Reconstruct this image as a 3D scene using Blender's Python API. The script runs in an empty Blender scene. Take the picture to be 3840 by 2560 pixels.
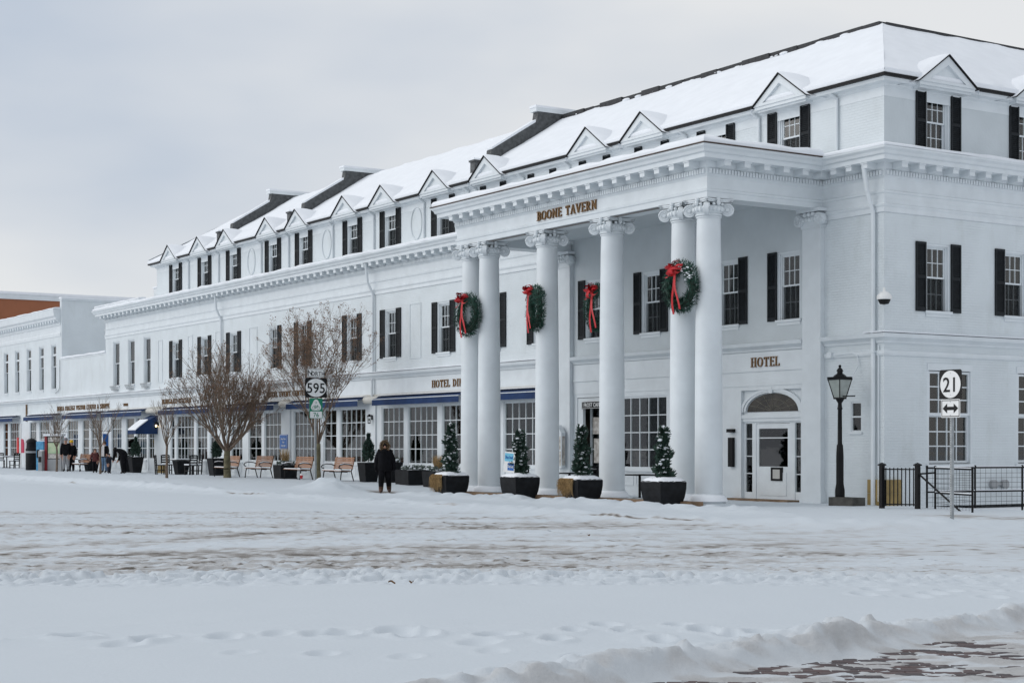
import bpy, math, random
import numpy as np
from mathutils import Vector, Matrix

# ------------------------------------------------------------------ camera, sky, sun, exposure
S = bpy.context.scene
COL = S.collection
TH = math.radians(32.716)
CAM = Vector((30.93, -31.41, 1.6))
FWD = Vector((-math.cos(TH), math.sin(TH), 0))
RGT = Vector((math.sin(TH), math.cos(TH), 0))
cd = bpy.data.cameras.new('camera')
cam = bpy.data.objects.new('camera', cd)
COL.objects.link(cam)
cam.location = CAM
cam.rotation_euler = (math.radians(90), 0, math.atan2(-FWD.x, FWD.y))
cd.sensor_width = 36.0
cd.lens = 36.0 * 6180 / 3840
cd.shift_y = (1672 - 1280) / 3840
cd.clip_end = 3000
S.camera = cam
S.render.resolution_x, S.render.resolution_y = 1024, 682
S.view_settings.view_transform = 'Standard'
S.view_settings.look = 'None'
S.view_settings.exposure = -0.25
S.view_settings.gamma = 1.0
S.view_settings.use_curve_mapping = False

SUN_AZ_FROM = Vector((-0.60, -1.0, 0.75)).normalized()   # direction towards the sun
W = bpy.data.worlds.new('World')
S.world = W
W.use_nodes = True
nt = W.node_tree
nt.nodes.clear()
def wn(t, **k):
    n = nt.nodes.new(t)
    for a, v in k.items(): setattr(n, a, v)
    return n
wo = wn('ShaderNodeOutputWorld')
sky = wn('ShaderNodeTexSky', sky_type='NISHITA', sun_disc=False)
sky.sun_elevation = math.asin(SUN_AZ_FROM.z)
sky.sun_rotation = math.atan2(SUN_AZ_FROM.x, SUN_AZ_FROM.y)
bg1 = wn('ShaderNodeBackground'); bg1.inputs[1].default_value = 0.1
nt.links.new(sky.outputs[0], bg1.inputs[0])
# the closed cloud cover: a soft grey-white deck with broad darker patches
tc = wn('ShaderNodeTexCoord')
mp = wn('ShaderNodeMapping'); mp.inputs['Scale'].default_value = (1.0, 1.0, 2.6)
nz = wn('ShaderNodeTexNoise'); nz.noise_dimensions = '4D'; nz.inputs['W'].default_value = 16.4; nz.inputs['Scale'].default_value = 1.7; nz.inputs['Detail'].default_value = 5.0
nz.inputs['Roughness'].default_value = 0.46
rp = wn('ShaderNodeValToRGB')
rp.color_ramp.elements[0].position = 0.36; rp.color_ramp.elements[0].color = (0.62, 0.705, 0.83, 1)
rp.color_ramp.elements[1].position = 0.55; rp.color_ramp.elements[1].color = (0.97, 0.985, 1.0, 1)
nt.links.new(tc.outputs['Generated'], mp.inputs[0]); nt.links.new(mp.outputs[0], nz.inputs[0]); nt.links.new(nz.outputs[0], rp.inputs[0])
bg2 = wn('ShaderNodeBackground'); bg2.inputs[1].default_value = 1.0
nt.links.new(rp.outputs[0], bg2.inputs[0])
mxs = wn('ShaderNodeMixShader'); mxs.inputs[0].default_value = 0.93
nt.links.new(bg1.outputs[0], mxs.inputs[1]); nt.links.new(bg2.outputs[0], mxs.inputs[2])
nt.links.new(mxs.outputs[0], wo.inputs[0])

sl = bpy.data.lights.new('sun', 'SUN')
sl.energy = 1.5; sl.angle = math.radians(60); sl.color = (1.0, 0.985, 0.965)
so = bpy.data.objects.new('sun', sl); COL.objects.link(so)
so.rotation_euler = SUN_AZ_FROM.to_track_quat('Z', 'Y').to_euler()

# ------------------------------------------------------------------ mesh helpers
R = random.Random(7)
class MB:
    def __init__(s): s.v = []; s.f = []
    def quad(s, a, b, c, d):
        i = len(s.v); s.v += [tuple(a), tuple(b), tuple(c), tuple(d)]; s.f.append((i, i+1, i+2, i+3)); return s
    def tri(s, a, b, c):
        i = len(s.v); s.v += [tuple(a), tuple(b), tuple(c)]; s.f.append((i, i+1, i+2)); return s
    def box(s, x0, x1, y0, y1, z0, z1):
        i = len(s.v)
        s.v += [(x0,y0,z0),(x1,y0,z0),(x1,y1,z0),(x0,y1,z0),(x0,y0,z1),(x1,y0,z1),(x1,y1,z1),(x0,y1,z1)]
        s.f += [(i,i+3,i+2,i+1),(i+4,i+5,i+6,i+7),(i,i+1,i+5,i+4),(i+1,i+2,i+6,i+5),(i+2,i+3,i+7,i+6),(i+3,i,i+4,i+7)]
        return s
    def hexa(s, p):      # 8 points, bottom ring then top ring
        i = len(s.v); s.v += [tuple(q) for q in p]
        s.f += [(i,i+3,i+2,i+1),(i+4,i+5,i+6,i+7),(i,i+1,i+5,i+4),(i+1,i+2,i+6,i+5),(i+2,i+3,i+7,i+6),(i+3,i,i+4,i+7)]
        return s
    def bar(s, p0, p1, w, h, up=(0,0,1)):   # rectangular bar
        p0 = Vector(p0); p1 = Vector(p1); d = (p1-p0).normalized(); u = Vector(up)
        if abs(d.dot(u)) > .98: u = Vector((0,1,0))
        a = d.cross(u).normalized()*w/2; b = a.cross(d).normalized()*h/2
        return s.hexa([p0-a-b, p0+a-b, p1+a-b, p1-a-b, p0-a+b, p0+a+b, p1+a+b, p1-a+b])
    def tube(s, p0, p1, r0, r1=None, n=8, cap=True):
        r1 = r0 if r1 is None else r1
        p0 = Vector(p0); p1 = Vector(p1); d = (p1-p0)
        if d.length < 1e-6: return s
        d.normalize(); u = Vector((0,0,1)) if abs(d.z) < .95 else Vector((1,0,0))
        a = d.cross(u).normalized(); b = d.cross(a)
        i = len(s.v)
        for p, r in ((p0,r0),(p1,r1)):
            for k in range(n):
                t = 2*math.pi*k/n; s.v.append(tuple(p+a*math.cos(t)*r+b*math.sin(t)*r))
        for k in range(n):
            s.f.append((i+k, i+n+k, i+n+(k+1)%n, i+(k+1)%n))
        if cap:
            s.f.append(tuple(i+k for k in range(n))); s.f.append(tuple(i+n+n-1-k for k in range(n)))
        return s
    def path(s, pts, r, n=6):
        for a, b in zip(pts[:-1], pts[1:]): s.tube(a, b, r, r, n)
        return s
    def lathe(s, prof, n=24, c=(0,0,0), sq=False):   # prof (r,z)
        i = len(s.v); m = len(prof)
        for r, z in prof:
            for k in range(n):
                t = 2*math.pi*(k+.5*sq)/n; q = 1/math.cos(math.pi/n) if sq else 1
                s.v.append((c[0]+r*q*math.cos(t), c[1]+r*q*math.sin(t), c[2]+z))
        for j in range(m-1):
            for k in range(n):
                s.f.append((i+j*n+k, i+j*n+(k+1)%n, i+(j+1)*n+(k+1)%n, i+(j+1)*n+k))
        if prof[0][0] > 1e-4: s.f.append(tuple(i+n-1-k for k in range(n)))
        if prof[-1][0] > 1e-4: s.f.append(tuple(i+(m-1)*n+k for k in range(n)))
        return s
    def ball(s, c, r, n=10, m=6, sc=(1,1,1)):
        pr = [(max(1e-5, math.sin(math.pi*j/m))*r, -math.cos(math.pi*j/m)*r) for j in range(m+1)]
        i = len(s.v); s.lathe(pr, n)
        for k in range(i, len(s.v)):
            x, y, z = s.v[k]; s.v[k] = (c[0]+x*sc[0], c[1]+y*sc[1], c[2]+z*sc[2])
        return s
    def prism(s, poly, y0, y1, ax='y'):   # polygon in (a,b) extruded
        n = len(poly); i = len(s.v)
        for y in (y0, y1):
            for a, b in poly:
                s.v.append((a, y, b) if ax == 'y' else ((y, a, b) if ax == 'x' else (a, b, y)))
        s.f.append(tuple(i+k for k in range(n))); s.f.append(tuple(i+n+n-1-k for k in range(n)))
        for k in range(n): s.f.append((i+k, i+n+k, i+n+(k+1)%n, i+(k+1)%n))
        return s
    def add(s, o, T=None):
        i = len(s.v)
        s.v += [tuple(T @ Vector(v)) for v in o.v] if T is not None else o.v
        s.f += [tuple(k+i for k in f) for f in o.f]; return s
    def mesh(s, name, mat, smooth=False):
        me = bpy.data.meshes.new(name); me.from_pydata(s.v, [], s.f); me.update()
        if mat is not None: me.materials.append(mat)
        if smooth:
            me.polygons.foreach_set('use_smooth', [True]*len(me.polygons))
            try: me.set_sharp_from_angle(angle=math.radians(40))
            except Exception: pass
        return me
    def build(s, name, mat, parent=None, loc=(0,0,0), rz=0, smooth=False):
        return put(name, s.mesh(name, mat, smooth), parent, loc, rz)
def put(name, me, parent=None, loc=(0,0,0), rz=0, sc=None):
    o = bpy.data.objects.new(name, me); COL.objects.link(o)
    o.location = loc; o.rotation_euler = (0, 0, rz)
    if sc: o.scale = sc
    if parent is not None: o.parent = parent
    return o
def tag(o, label=None, cat=None, group=None, kind=None):
    if label: o['label'] = label
    if cat: o['category'] = cat
    if group: o['group'] = group
    if kind: o['kind'] = kind
    return o
def thing(name, label, cat, loc=(0,0,0), rz=0, group=None):
    o = put(name, None, None, loc, rz); o.empty_display_size = .2
    return tag(o, label, cat, group)
def copy_tree(o, parent=None):
    c = o.copy(); COL.objects.link(c); c.parent = parent
    for ch in list(o.children): copy_tree(ch, c)
    return c

# ------------------------------------------------------------------ materials
def mat(name, col, rough=.6, var=.06, scale=3.0, bump=0, bscale=40, metal=0, spec=.5, emit=None, estr=0, detail=4, col2=None, stretch=None):
    m = bpy.data.materials.new(name); m.use_nodes = True
    t = m.node_tree; b = t.nodes['Principled BSDF']
    b.inputs['Roughness'].default_value = rough; b.inputs['Metallic'].default_value = metal
    b.inputs['Specular IOR Level'].default_value = spec
    tcn = t.nodes.new('ShaderNodeTexCoord'); src = tcn.outputs['Object']
    if stretch:
        q = t.nodes.new('ShaderNodeMapping'); q.inputs['Scale'].default_value = stretch
        t.links.new(src, q.inputs[0]); src = q.outputs[0]
    n = t.nodes.new('ShaderNodeTexNoise'); n.inputs['Scale'].default_value = scale; n.inputs['Detail'].default_value = detail
    t.links.new(src, n.inputs[0])
    r = t.nodes.new('ShaderNodeValToRGB')
    c2 = col2 or tuple(min(1, c*(1+var)) for c in col)
    c1 = tuple(c*(1-var) for c in col) if not col2 else col
    r.color_ramp.elements[0].position = .35; r.color_ramp.elements[0].color = (*c1, 1)
    r.color_ramp.elements[1].position = .65; r.color_ramp.elements[1].color = (*c2, 1)
    t.links.new(n.outputs[0], r.inputs[0]); t.links.new(r.outputs[0], b.inputs['Base Color'])
    if bump:
        n2 = t.nodes.new('ShaderNodeTexNoise'); n2.inputs['Scale'].default_value = bscale; n2.inputs['Detail'].default_value = 3
        t.links.new(src, n2.inputs[0])
        bp = t.nodes.new('ShaderNodeBump'); bp.inputs['Strength'].default_value = bump; bp.inputs['Distance'].default_value = .02
        t.links.new(n2.outputs[0], bp.inputs['Height']); t.links.new(bp.outputs[0], b.inputs['Normal'])
    if emit:
        b.inputs['Emission Color'].default_value = (*emit, 1); b.inputs['Emission Strength'].default_value = estr
    return m
def painted_brick(name, col, bumpk=.5):
    m = mat(name, col, .62, .035, .9)
    t = m.node_tree; b = t.nodes['Principled BSDF']
    tcn = t.nodes.new('ShaderNodeTexCoord'); sx = t.nodes.new('ShaderNodeSeparateXYZ'); cx = t.nodes.new('ShaderNodeCombineXYZ')
    ad = t.nodes.new('ShaderNodeMath'); ad.operation = 'ADD'
    t.links.new(tcn.outputs['Object'], sx.inputs[0]); t.links.new(sx.outputs[0], ad.inputs[0]); t.links.new(sx.outputs[1], ad.inputs[1])
    t.links.new(ad.outputs[0], cx.inputs[0]); t.links.new(sx.outputs[2], cx.inputs[1])
    bt = t.nodes.new('ShaderNodeTexBrick'); bt.inputs['Scale'].default_value = 1.0
    bt.inputs['Brick Width'].default_value = .215; bt.inputs['Row Height'].default_value = .072; bt.inputs['Mortar Size'].default_value = .008
    bt.inputs['Mortar Smooth'].default_value = .6
    bt.inputs['Color1'].default_value = (1,1,1,1); bt.inputs['Color2'].default_value = (.8,.8,.8,1); bt.inputs['Mortar'].default_value = (.35,.35,.35,1)
    t.links.new(cx.outputs[0], bt.inputs[0])
    # rain streaks and grime with a shape of their own
    mq = t.nodes.new('ShaderNodeMapping'); mq.inputs['Scale'].default_value = (1.0,1.0,.34); t.links.new(tcn.outputs['Object'], mq.inputs[0])
    ns = t.nodes.new('ShaderNodeTexNoise'); ns.inputs['Scale'].default_value = 1.6; ns.inputs['Detail'].default_value = 6; ns.inputs['Roughness'].default_value = .62
    t.links.new(mq.outputs[0], ns.inputs[0])
    rs = t.nodes.new('ShaderNodeValToRGB'); rs.color_ramp.elements[0].position = .54; rs.color_ramp.elements[0].color = (1,1,1,1); rs.color_ramp.elements[1].position = .80; rs.color_ramp.elements[1].color = (.86,.86,.84,1)
    t.links.new(ns.outputs[0], rs.inputs[0])
    mxc = t.nodes.new('ShaderNodeMix'); mxc.data_type = 'RGBA'; mxc.blend_type = 'MULTIPLY'; mxc.inputs[0].default_value = 1.0
    old = b.inputs['Base Color'].links[0].from_socket; t.links.new(old, mxc.inputs[6]); t.links.new(rs.outputs[0], mxc.inputs[7]); t.links.new(mxc.outputs[2], b.inputs['Base Color'])
    nn = t.nodes.new('ShaderNodeTexNoise'); nn.inputs['Scale'].default_value = .55; t.links.new(tcn.outputs['Object'], nn.inputs[0])
    mu = t.nodes.new('ShaderNodeMath'); mu.operation = 'MULTIPLY'; t.links.new(bt.outputs[0], mu.inputs[0]); t.links.new(nn.outputs[0], mu.inputs[1])
    bp = t.nodes.new('ShaderNodeBump'); bp.inputs['Strength'].default_value = bumpk; bp.inputs['Distance'].default_value = .022
    t.links.new(mu.outputs[0], bp.inputs['Height']); t.links.new(bp.outputs[0], b.inputs['Normal'])
    return m
def glassmat(name, tint=(.86,.90,.89), refl=1.0):
    m = bpy.data.materials.new(name); m.use_nodes = True
    t = m.node_tree; t.nodes.clear()
    o = t.nodes.new('ShaderNodeOutputMaterial'); mx = t.nodes.new('ShaderNodeMixShader')
    tr = t.nodes.new('ShaderNodeBsdfTransparent'); tr.inputs[0].default_value = (*tint, 1)
    gl = t.nodes.new('ShaderNodeBsdfGlossy'); gl.inputs['Roughness'].default_value = .02; gl.inputs[0].default_value = (refl, refl, refl, 1)
    fr = t.nodes.new('ShaderNodeFresnel'); fr.inputs[0].default_value = 1.65
    tcn = t.nodes.new('ShaderNodeTexCoord'); n = t.nodes.new('ShaderNodeTexNoise'); n.inputs['Scale'].default_value = 2.2
    bp = t.nodes.new('ShaderNodeBump'); bp.inputs['Strength'].default_value = .06; bp.inputs['Distance'].default_value = .05
    t.links.new(tcn.outputs['Object'], n.inputs[0]); t.links.new(n.outputs[0], bp.inputs['Height'])
    t.links.new(bp.outputs[0], gl.inputs['Normal'])
    t.links.new(fr.outputs[0], mx.inputs[0]); t.links.new(tr.outputs[0], mx.inputs[1]); t.links.new(gl.outputs[0], mx.inputs[2])
    t.links.new(mx.outputs[0], o.inputs[0]); return m
def screenmat(name):
    m = bpy.data.materials.new(name); m.use_nodes = True
    t = m.node_tree; t.nodes.clear()
    o = t.nodes.new('ShaderNodeOutputMaterial'); mx = t.nodes.new('ShaderNodeMixShader'); mx.inputs[0].default_value = .38
    tr = t.nodes.new('ShaderNodeBsdfTransparent'); df = t.nodes.new('ShaderNodeBsdfDiffuse'); df.inputs[0].default_value = (.035,.04,.043,1)
    t.links.new(tr.outputs[0], mx.inputs[1]); t.links.new(df.outputs[0], mx.inputs[2]); t.links.new(mx.outputs[0], o.inputs[0]); return m

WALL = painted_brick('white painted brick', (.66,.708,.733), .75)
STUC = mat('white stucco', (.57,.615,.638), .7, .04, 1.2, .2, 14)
TRIM = mat('white trim paint', (.68,.722,.748), .5, .04, 2.0, .04, 30)
BLK = mat('black shutter paint', (.014,.017,.020), .6, .25, 12, .25, 60, spec=.18)
DARK = mat('dark metal', (.007,.007,.008), .45, .2, 8, spec=.18)
BROWN = mat('brown drip edge', (.05,.028,.018), .6, .3, 3)
SNOW = mat('snow', (.82,.845,.88), .75, .02, 2.0, .22, 26, spec=.25)
GLASS = glassmat('window glass')
SCRN = screenmat('insect screen')
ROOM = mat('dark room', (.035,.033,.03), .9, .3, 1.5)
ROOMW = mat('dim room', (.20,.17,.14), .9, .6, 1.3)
CURT = mat('curtain', (.60,.64,.60), .9, .12, 6)
CURTW = mat('white curtain', (.70,.72,.70), .9, .1, 6)
SHADE = mat('roller shade', (.52,.55,.50), .85, .06, 3)
BLUE = mat('blue awning canvas', (.003,.026,.098), .85, .18, 3, .3, 25)
BEIGE = mat('beige housing', (.52,.51,.47), .6, .06, 4)
GOLD = mat('bronze gold lettering', (.17,.085,.022), .45, .2, 20, metal=.15)
SLATE = mat('slate flashing', (.07,.075,.078), .65, .35, 6, .5, 18)
RIDGE = mat('dark ridge shingles', (.03,.031,.034), .75, .3, 9, .4, 30)
GREYP = mat('grey panel', (.33,.34,.35), .6, .06, 3)
STONE = mat('tan stone', (.30,.215,.085), .8, .2, 4, .4, 25)
BRST = mat('brown stone step', (.19,.12,.07), .8, .25, 4, .4, 25)
PLANT = mat('black planter', (.010,.011,.013), .65, .3, 5, .15, 30, spec=.18)
WOOD = mat('bench wood', (.31,.155,.085), .6, .18, 5, .2, 30, stretch=(1,9,9))
BARK = mat('bark', (.165,.118,.085), .85, .25, 9, .5, 30)
BARK2 = mat('mossy trunk bark', (.13,.115,.065), .85, .3, 6, .5, 30)
SEED = mat('dry seed heads', (.21,.125,.08), .9, .35, 9)
NEED = mat('evergreen needles', (.022,.052,.036), .6, .45, 12)
NEED2 = mat('wreath needles', (.012,.062,.04), .55, .45, 12)
DRYG = mat('dry grass', (.36,.24,.11), .85, .35, 14)
RED = mat('red ribbon', (.50,.006,.012), .4, .2, 8, spec=.6)
STEEL = mat('galvanised steel', (.34,.36,.37), .45, .15, 8, metal=.6)
SWHITE = mat('sign white', (.78,.78,.77), .4, .03, 5)
SBLACK = mat('sign black', (.012,.012,.012), .4, .1, 5, spec=.18)
SGREEN = mat('sign green', (.003,.19,.105), .4, .06, 5)
SBLUE = mat('sign blue', (.012,.12,.42), .4, .05, 5)
CYAN = mat('pale cyan', (.16,.50,.68), .5, .05, 5)
LGLASS = mat('lantern glass', (.30,.33,.31), .25, .1, 5)
WARM = mat('warm bulb', (.9,.6,.25), .5, 0, 5, emit=(1.0,.62,.25), estr=9)
LAMPE = mat('lantern bulb', (1,.8,.5), .5, 0, 5, emit=(1.0,.72,.38), estr=14)
REDP = mat('red frame paint', (.22,.012,.016), .45, .15, 5)
MAPG = mat('map print', (.33,.50,.30), .5, .3, 4, col2=(.55,.62,.42))
POST = mat('poster print', (.32,.28,.25), .5, .6, 7, col2=(.62,.60,.56))
REDB = mat('red brick', (.19,.062,.032), .85, .25, 2.5)
CONC = mat('concrete', (.25,.24,.22), .85, .15, 4)
ICEBLUE = mat('blue newspaper box', (.04,.20,.42), .4, .15, 4, col2=(.08,.36,.58))
# ------------------------------------------------------------------ ground: snow sheets
def vnoise(x, y, seed=0):
    xi = np.floor(x).astype(np.int64); yi = np.floor(y).astype(np.int64)
    fx = x-xi; fy = y-yi; fx = fx*fx*(3-2*fx); fy = fy*fy*(3-2*fy)
    def h(a, b):
        n = (a*374761393 + b*668265263 + seed*974711) & 0x7fffffff
        n = ((n ^ (n >> 13))*1274126177) & 0x7fffffff
        return ((n ^ (n >> 16)) & 0xffff)/65535.0
    return (h(xi,yi)*(1-fx)+h(xi+1,yi)*fx)*(1-fy)+(h(xi,yi+1)*(1-fx)+h(xi+1,yi+1)*fx)*fy
def fbm(x, y, o=4, seed=0):
    s = 0; a = .5; t = 0
    for k in range(o):
        s = s + a*vnoise(x*2**k, y*2**k, seed+k*17); t += a; a *= .5
    return s/t
def sst(a, b, x):
    t = np.clip((x-a)/(b-a), 0, 1); return t*t*(3-2*t)
def rd(X, Y):
    dx = X-CAM.x; dy = Y-CAM.y
    return dx*RGT.x+dy*RGT.y, dx*FWD.x+dy*FWD.y
FEET = []
_r = random.Random(3)
for k in range(14):
    FEET.append((-4.4+k*.34+_r.uniform(-.16,.16), 13.05+.25*math.sin(k*.9)+_r.uniform(-.3,.3), _r.uniform(.10,.15), _r.uniform(.14,.22), _r.uniform(.02,.07)))
for k in range(14):
    FEET.append((.35+k*.20+_r.uniform(-.05,.05), 13.2+_r.uniform(-.6,.7), _r.uniform(.08,.14), _r.uniform(.12,.22), _r.uniform(.03,.07)))
for k in range(9):
    FEET.append((-2.0+k*.62, 11.9+_r.uniform(-.25,.35), .10, .17, _r.uniform(.015,.04)))
for k in range(10):
    FEET.append((3.6+k*.25, 17.0+_r.uniform(-.6,.6), .12, .2, _r.uniform(.02,.05)))
# tyre tracks: (right, distance) polylines, width, strength
TRACKS = (((-9,23.0),(-3.5,30.0),(-1,31.5),.62,.95),((-9,21.8),(-2,24.6),(1,25.3),(6,27.6),.60,.95),((-7,20.6),(2,22.4),(7,24.2),.45,.6),((-3,31.5),(2,33.2),(10,34.8),.55,.5),((0,27.6),(6,29.5),(13,33.5),.6,.40),((-12,28.5),(-6,33),(-1,36),.4,.5))
def walk_mask(X, Y):
    # pavement corner: inside a rounded rectangle X<10, Y>-10.4
    r = 7.0
    qx = X-(10-r); qy = -Y-(10.4-r)
    d = np.hypot(np.maximum(qx,0), np.maximum(qy,0))+np.minimum(np.maximum(qx,qy),0)-r
    return d                                       # <0 inside
def ground(X, Y):
    """height and slush amount of the snow surface"""
    r, d = rd(X, Y)
    wd = walk_mask(X, Y)
    inside = 1-sst(-.25, .12, wd)
    base_in = .05+.15*(1-sst(-27, -15, X))
    h = .03*(1-inside)+inside*base_in
    und = fbm(X*.45, Y*.45, 3, 5)-.5
    h = h+.05*und
    # pavement snow: smooth with small trodden bumps
    tread = fbm(X*3.1, Y*3.1, 3, 9)
    h = h+inside*.025*(tread-.5)
    clod = sst(.52,.64,fbm(X*4.5, Y*4.5, 3, 23))
    # plowed bank along the kerb
    bank = np.exp(-((wd+.15)/.55)**2)*(.04+.12*fbm(X*.9, Y*.9, 4, 21)+.05*clod)
    h = h+bank
    # street: churned slush across the crossing
    street = sst(.1, .9, wd)
    band = sst(18.2, 18.9, d+.5*(fbm(r*.6, d*.2, 3, 31)-.5))*(1-sst(36, 44, d))
    streak = fbm(r*.10+.05*d, d*.9, 4, 41)
    chunk = fbm(r*2.3, d*2.9, 4, 51)
    fine = fbm(r*6.5, d*7.5, 3, 61)
    lump = sst(.56,.66,fbm(r*6.0, d*6.0, 2, 71))*(.4+.6*fbm(r*1.3, d*1.3, 2, 73))
    left = 1-sst(-1, 7, r)
    on_st = band*street
    # tyre tracks: pairs of wavering lines through the churned snow
    trk = 0*r
    bk_ = sst(.30,.58,fbm(r*.5, d*.9, 4, 320)); bk2 = sst(.30,.58,fbm(r*.5+40, d*.9, 4, 321))
    xr = np.linspace(-40, 40, 801)
    for i_, tr_ in enumerate(TRACKS):
        pts, w, k = tr_[:-2], tr_[-2], tr_[-1]
        rs = [p[0] for p in pts]; ds = [p[1] for p in pts]
        cen = np.interp(xr, rs, ds)+.35*(fbm(xr*.45, 0*xr+i_, 3, 300+i_)-.5)
        c0 = np.interp(r, xr, cen); env = k*sst(rs[0]-1, rs[0]+1.5, r)*(1-sst(rs[-1]-2.5, rs[-1]+.5, r))
        for off, bb in ((0, bk_), (1.35, bk2)): trk = np.maximum(trk, env*np.exp(-((d-c0-off)/w)**2)*bb)
    trk = trk*on_st
    h = h-on_st*.03+on_st*((.020*(chunk-.45)+.020*(fine-.5)+.036*lump)*(.40+.60*left)*(1-.7*trk))-trk*.02
    # front edge of the churned part: crumbs
    edge = np.exp(-((d-19.8)/1.0)**2)
    h = h+edge*street*(.01+.07*sst(.50,.62,fbm(r*6.2, d*5.6, 3, 81)))*(.35+.65*left)
    soft = sst(19.3, 21.5, d)
    slush = trk*(.15+.85*sst(.38,.60,.4*chunk+.6*fine))*.70
    dirty = on_st*sst(.40,.66,streak)*.30*sst(.18,.62,fine)*(.55+.45*left)
    speck = on_st*sst(.64,.74,fbm(r*5.0, d*9.0, 3, 95))*(.22+.40*sst(.4,.6,streak))
    slush = np.clip((slush+dirty+speck)*soft, 0, 1)
    # foreground: smooth drift with footprints
    fg = 1-sst(17.5, 18.6, d)
    h = h+fg*(.05+.02*np.sin(r*.55+1.0)+.018*(fbm(r*.8, d*.9, 3, 101)-.5))
    near = (d < 18.9) & (np.abs(r) < 8)
    if near.any():
        rn, dn = r[near], d[near]; hn = 0*rn; v1 = fbm(rn*7, dn*7, 2, 201); v2 = fbm(rn*5, dn*5, 2, 203)
        for fr, fd, a, b, dep in FEET:
            k_ = (np.abs(rn-fr) < 3*a) & (np.abs(dn-fd) < 3*b)
            q = ((rn[k_]-fr)/a)**2+((dn[k_]-fd)/b)**2
            hn[k_] += -dep*np.exp(-q**2.6)*(.8+.4*v1[k_])+.30*dep*np.exp(-((np.sqrt(q)-1.35)/.28)**2)*(.3+1.4*v2[k_])
        h = h.copy(); h[near] += hn
    h = h+fg*.015*sst(.5,.7,fbm(r*1.6, d*2.4, 3, 111))*np.exp(-((d-13.1)/1.0)**2)
    # low broken snow ridge beside the cleared brick walk, bottom right
    t = (d-10.4)-(r+.05)*.92
    t = t+.5*(fbm(r*1.1, d*1.1, 3, 121)-.5)
    on = sst(-.6, 0, r+.5)
    cl = fbm(r*2.2, d*2.2, 4, 131); brk = sst(.34,.56,fbm(r*.9, d*.9, 2, 139))
    side = np.where(t < .22, .15, .42)
    bm = np.exp(-((t-.22)/side)**2)*(.02+.06*brk*cl+.035*sst(.47,.56,cl)+.05*sst(.50,.58,fbm(r*5, d*5, 3, 133))+.07*(fbm(r*12, d*12, 3, 137)-.5))
    h = h+bm*on
    clear = (1-sst(-.25, .10, t))*on
    patch = .45*fbm(r*1.2+.3*d, d*3.0, 4, 141)+.55*fbm(r*6.0, d*10.0, 3, 145)
    far_cover = sst(1.5, 4.6, r)*.04
    hb = -.004+.085*(patch-.495+far_cover)
    h = h*(1-clear)+clear*hb
    slush = np.maximum(slush, on*np.exp(-((t-.10)/.30)**2)*(.10+.16*sst(.42,.6,fbm(r*4, d*4, 3, 149))))
    slush = slush*(1-clear)+clear*(.12+.25*sst(.4,.6,fbm(r*3, d*6, 3, 147)))
    # bare kerb edge showing here and there
    kerb = np.exp(-((wd-.10)/.05)**2)*sst(.56,.66,fbm(X*.35, 0*X+2, 3, 181))
    slush = np.maximum(slush, .9*kerb)
    # shovelled patch and heap near the walking person
    px = X+16.6; py = Y+4.9
    q = (px/2.3)**2+(py/.95)**2+.5*(fbm(X*1.5, Y*1.5, 3, 151)-.5)
    pit = 1-sst(.6, 1.1, q)
    h = h-pit*.05; slush = np.maximum(slush, pit*.95*sst(.25,.45,fbm(r*.8, d*4, 3, 155)))
    for mx, my, s, hh in ((-20.3,-6.0,.9,.34),(-19.0,-6.4,.7,.26),(-21.4,-5.6,.8,.2)):
        h = h+hh*np.exp(-((X-mx)**2+(Y-my)**2)/s**2)*(.6+.8*fbm(X*2.4, Y*2.4, 3, 161))
    # heaped snow in front of the portico and at the wall feet
    fb = np.exp(-((Y+6.3)/.55)**2)*(1-sst(1.5,4.5,X))*sst(-17,-13,X)
    h = h+fb*(.05+.12*fbm(X*1.2, Y*1.2, 4, 171)+.07*clod)
    wetp = sst(3.5,6,X)*np.exp(-((Y+3.0-.1*(X-8))/.7)**2)*inside
    slush = np.maximum(slush, wetp*.7*sst(.35,.6,fbm(X*2, Y*5, 3, 175)))
    return h, slush
def gz(x, y):
    return float(ground(np.array([float(x)]), np.array([float(y)]))[0][0])

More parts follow.
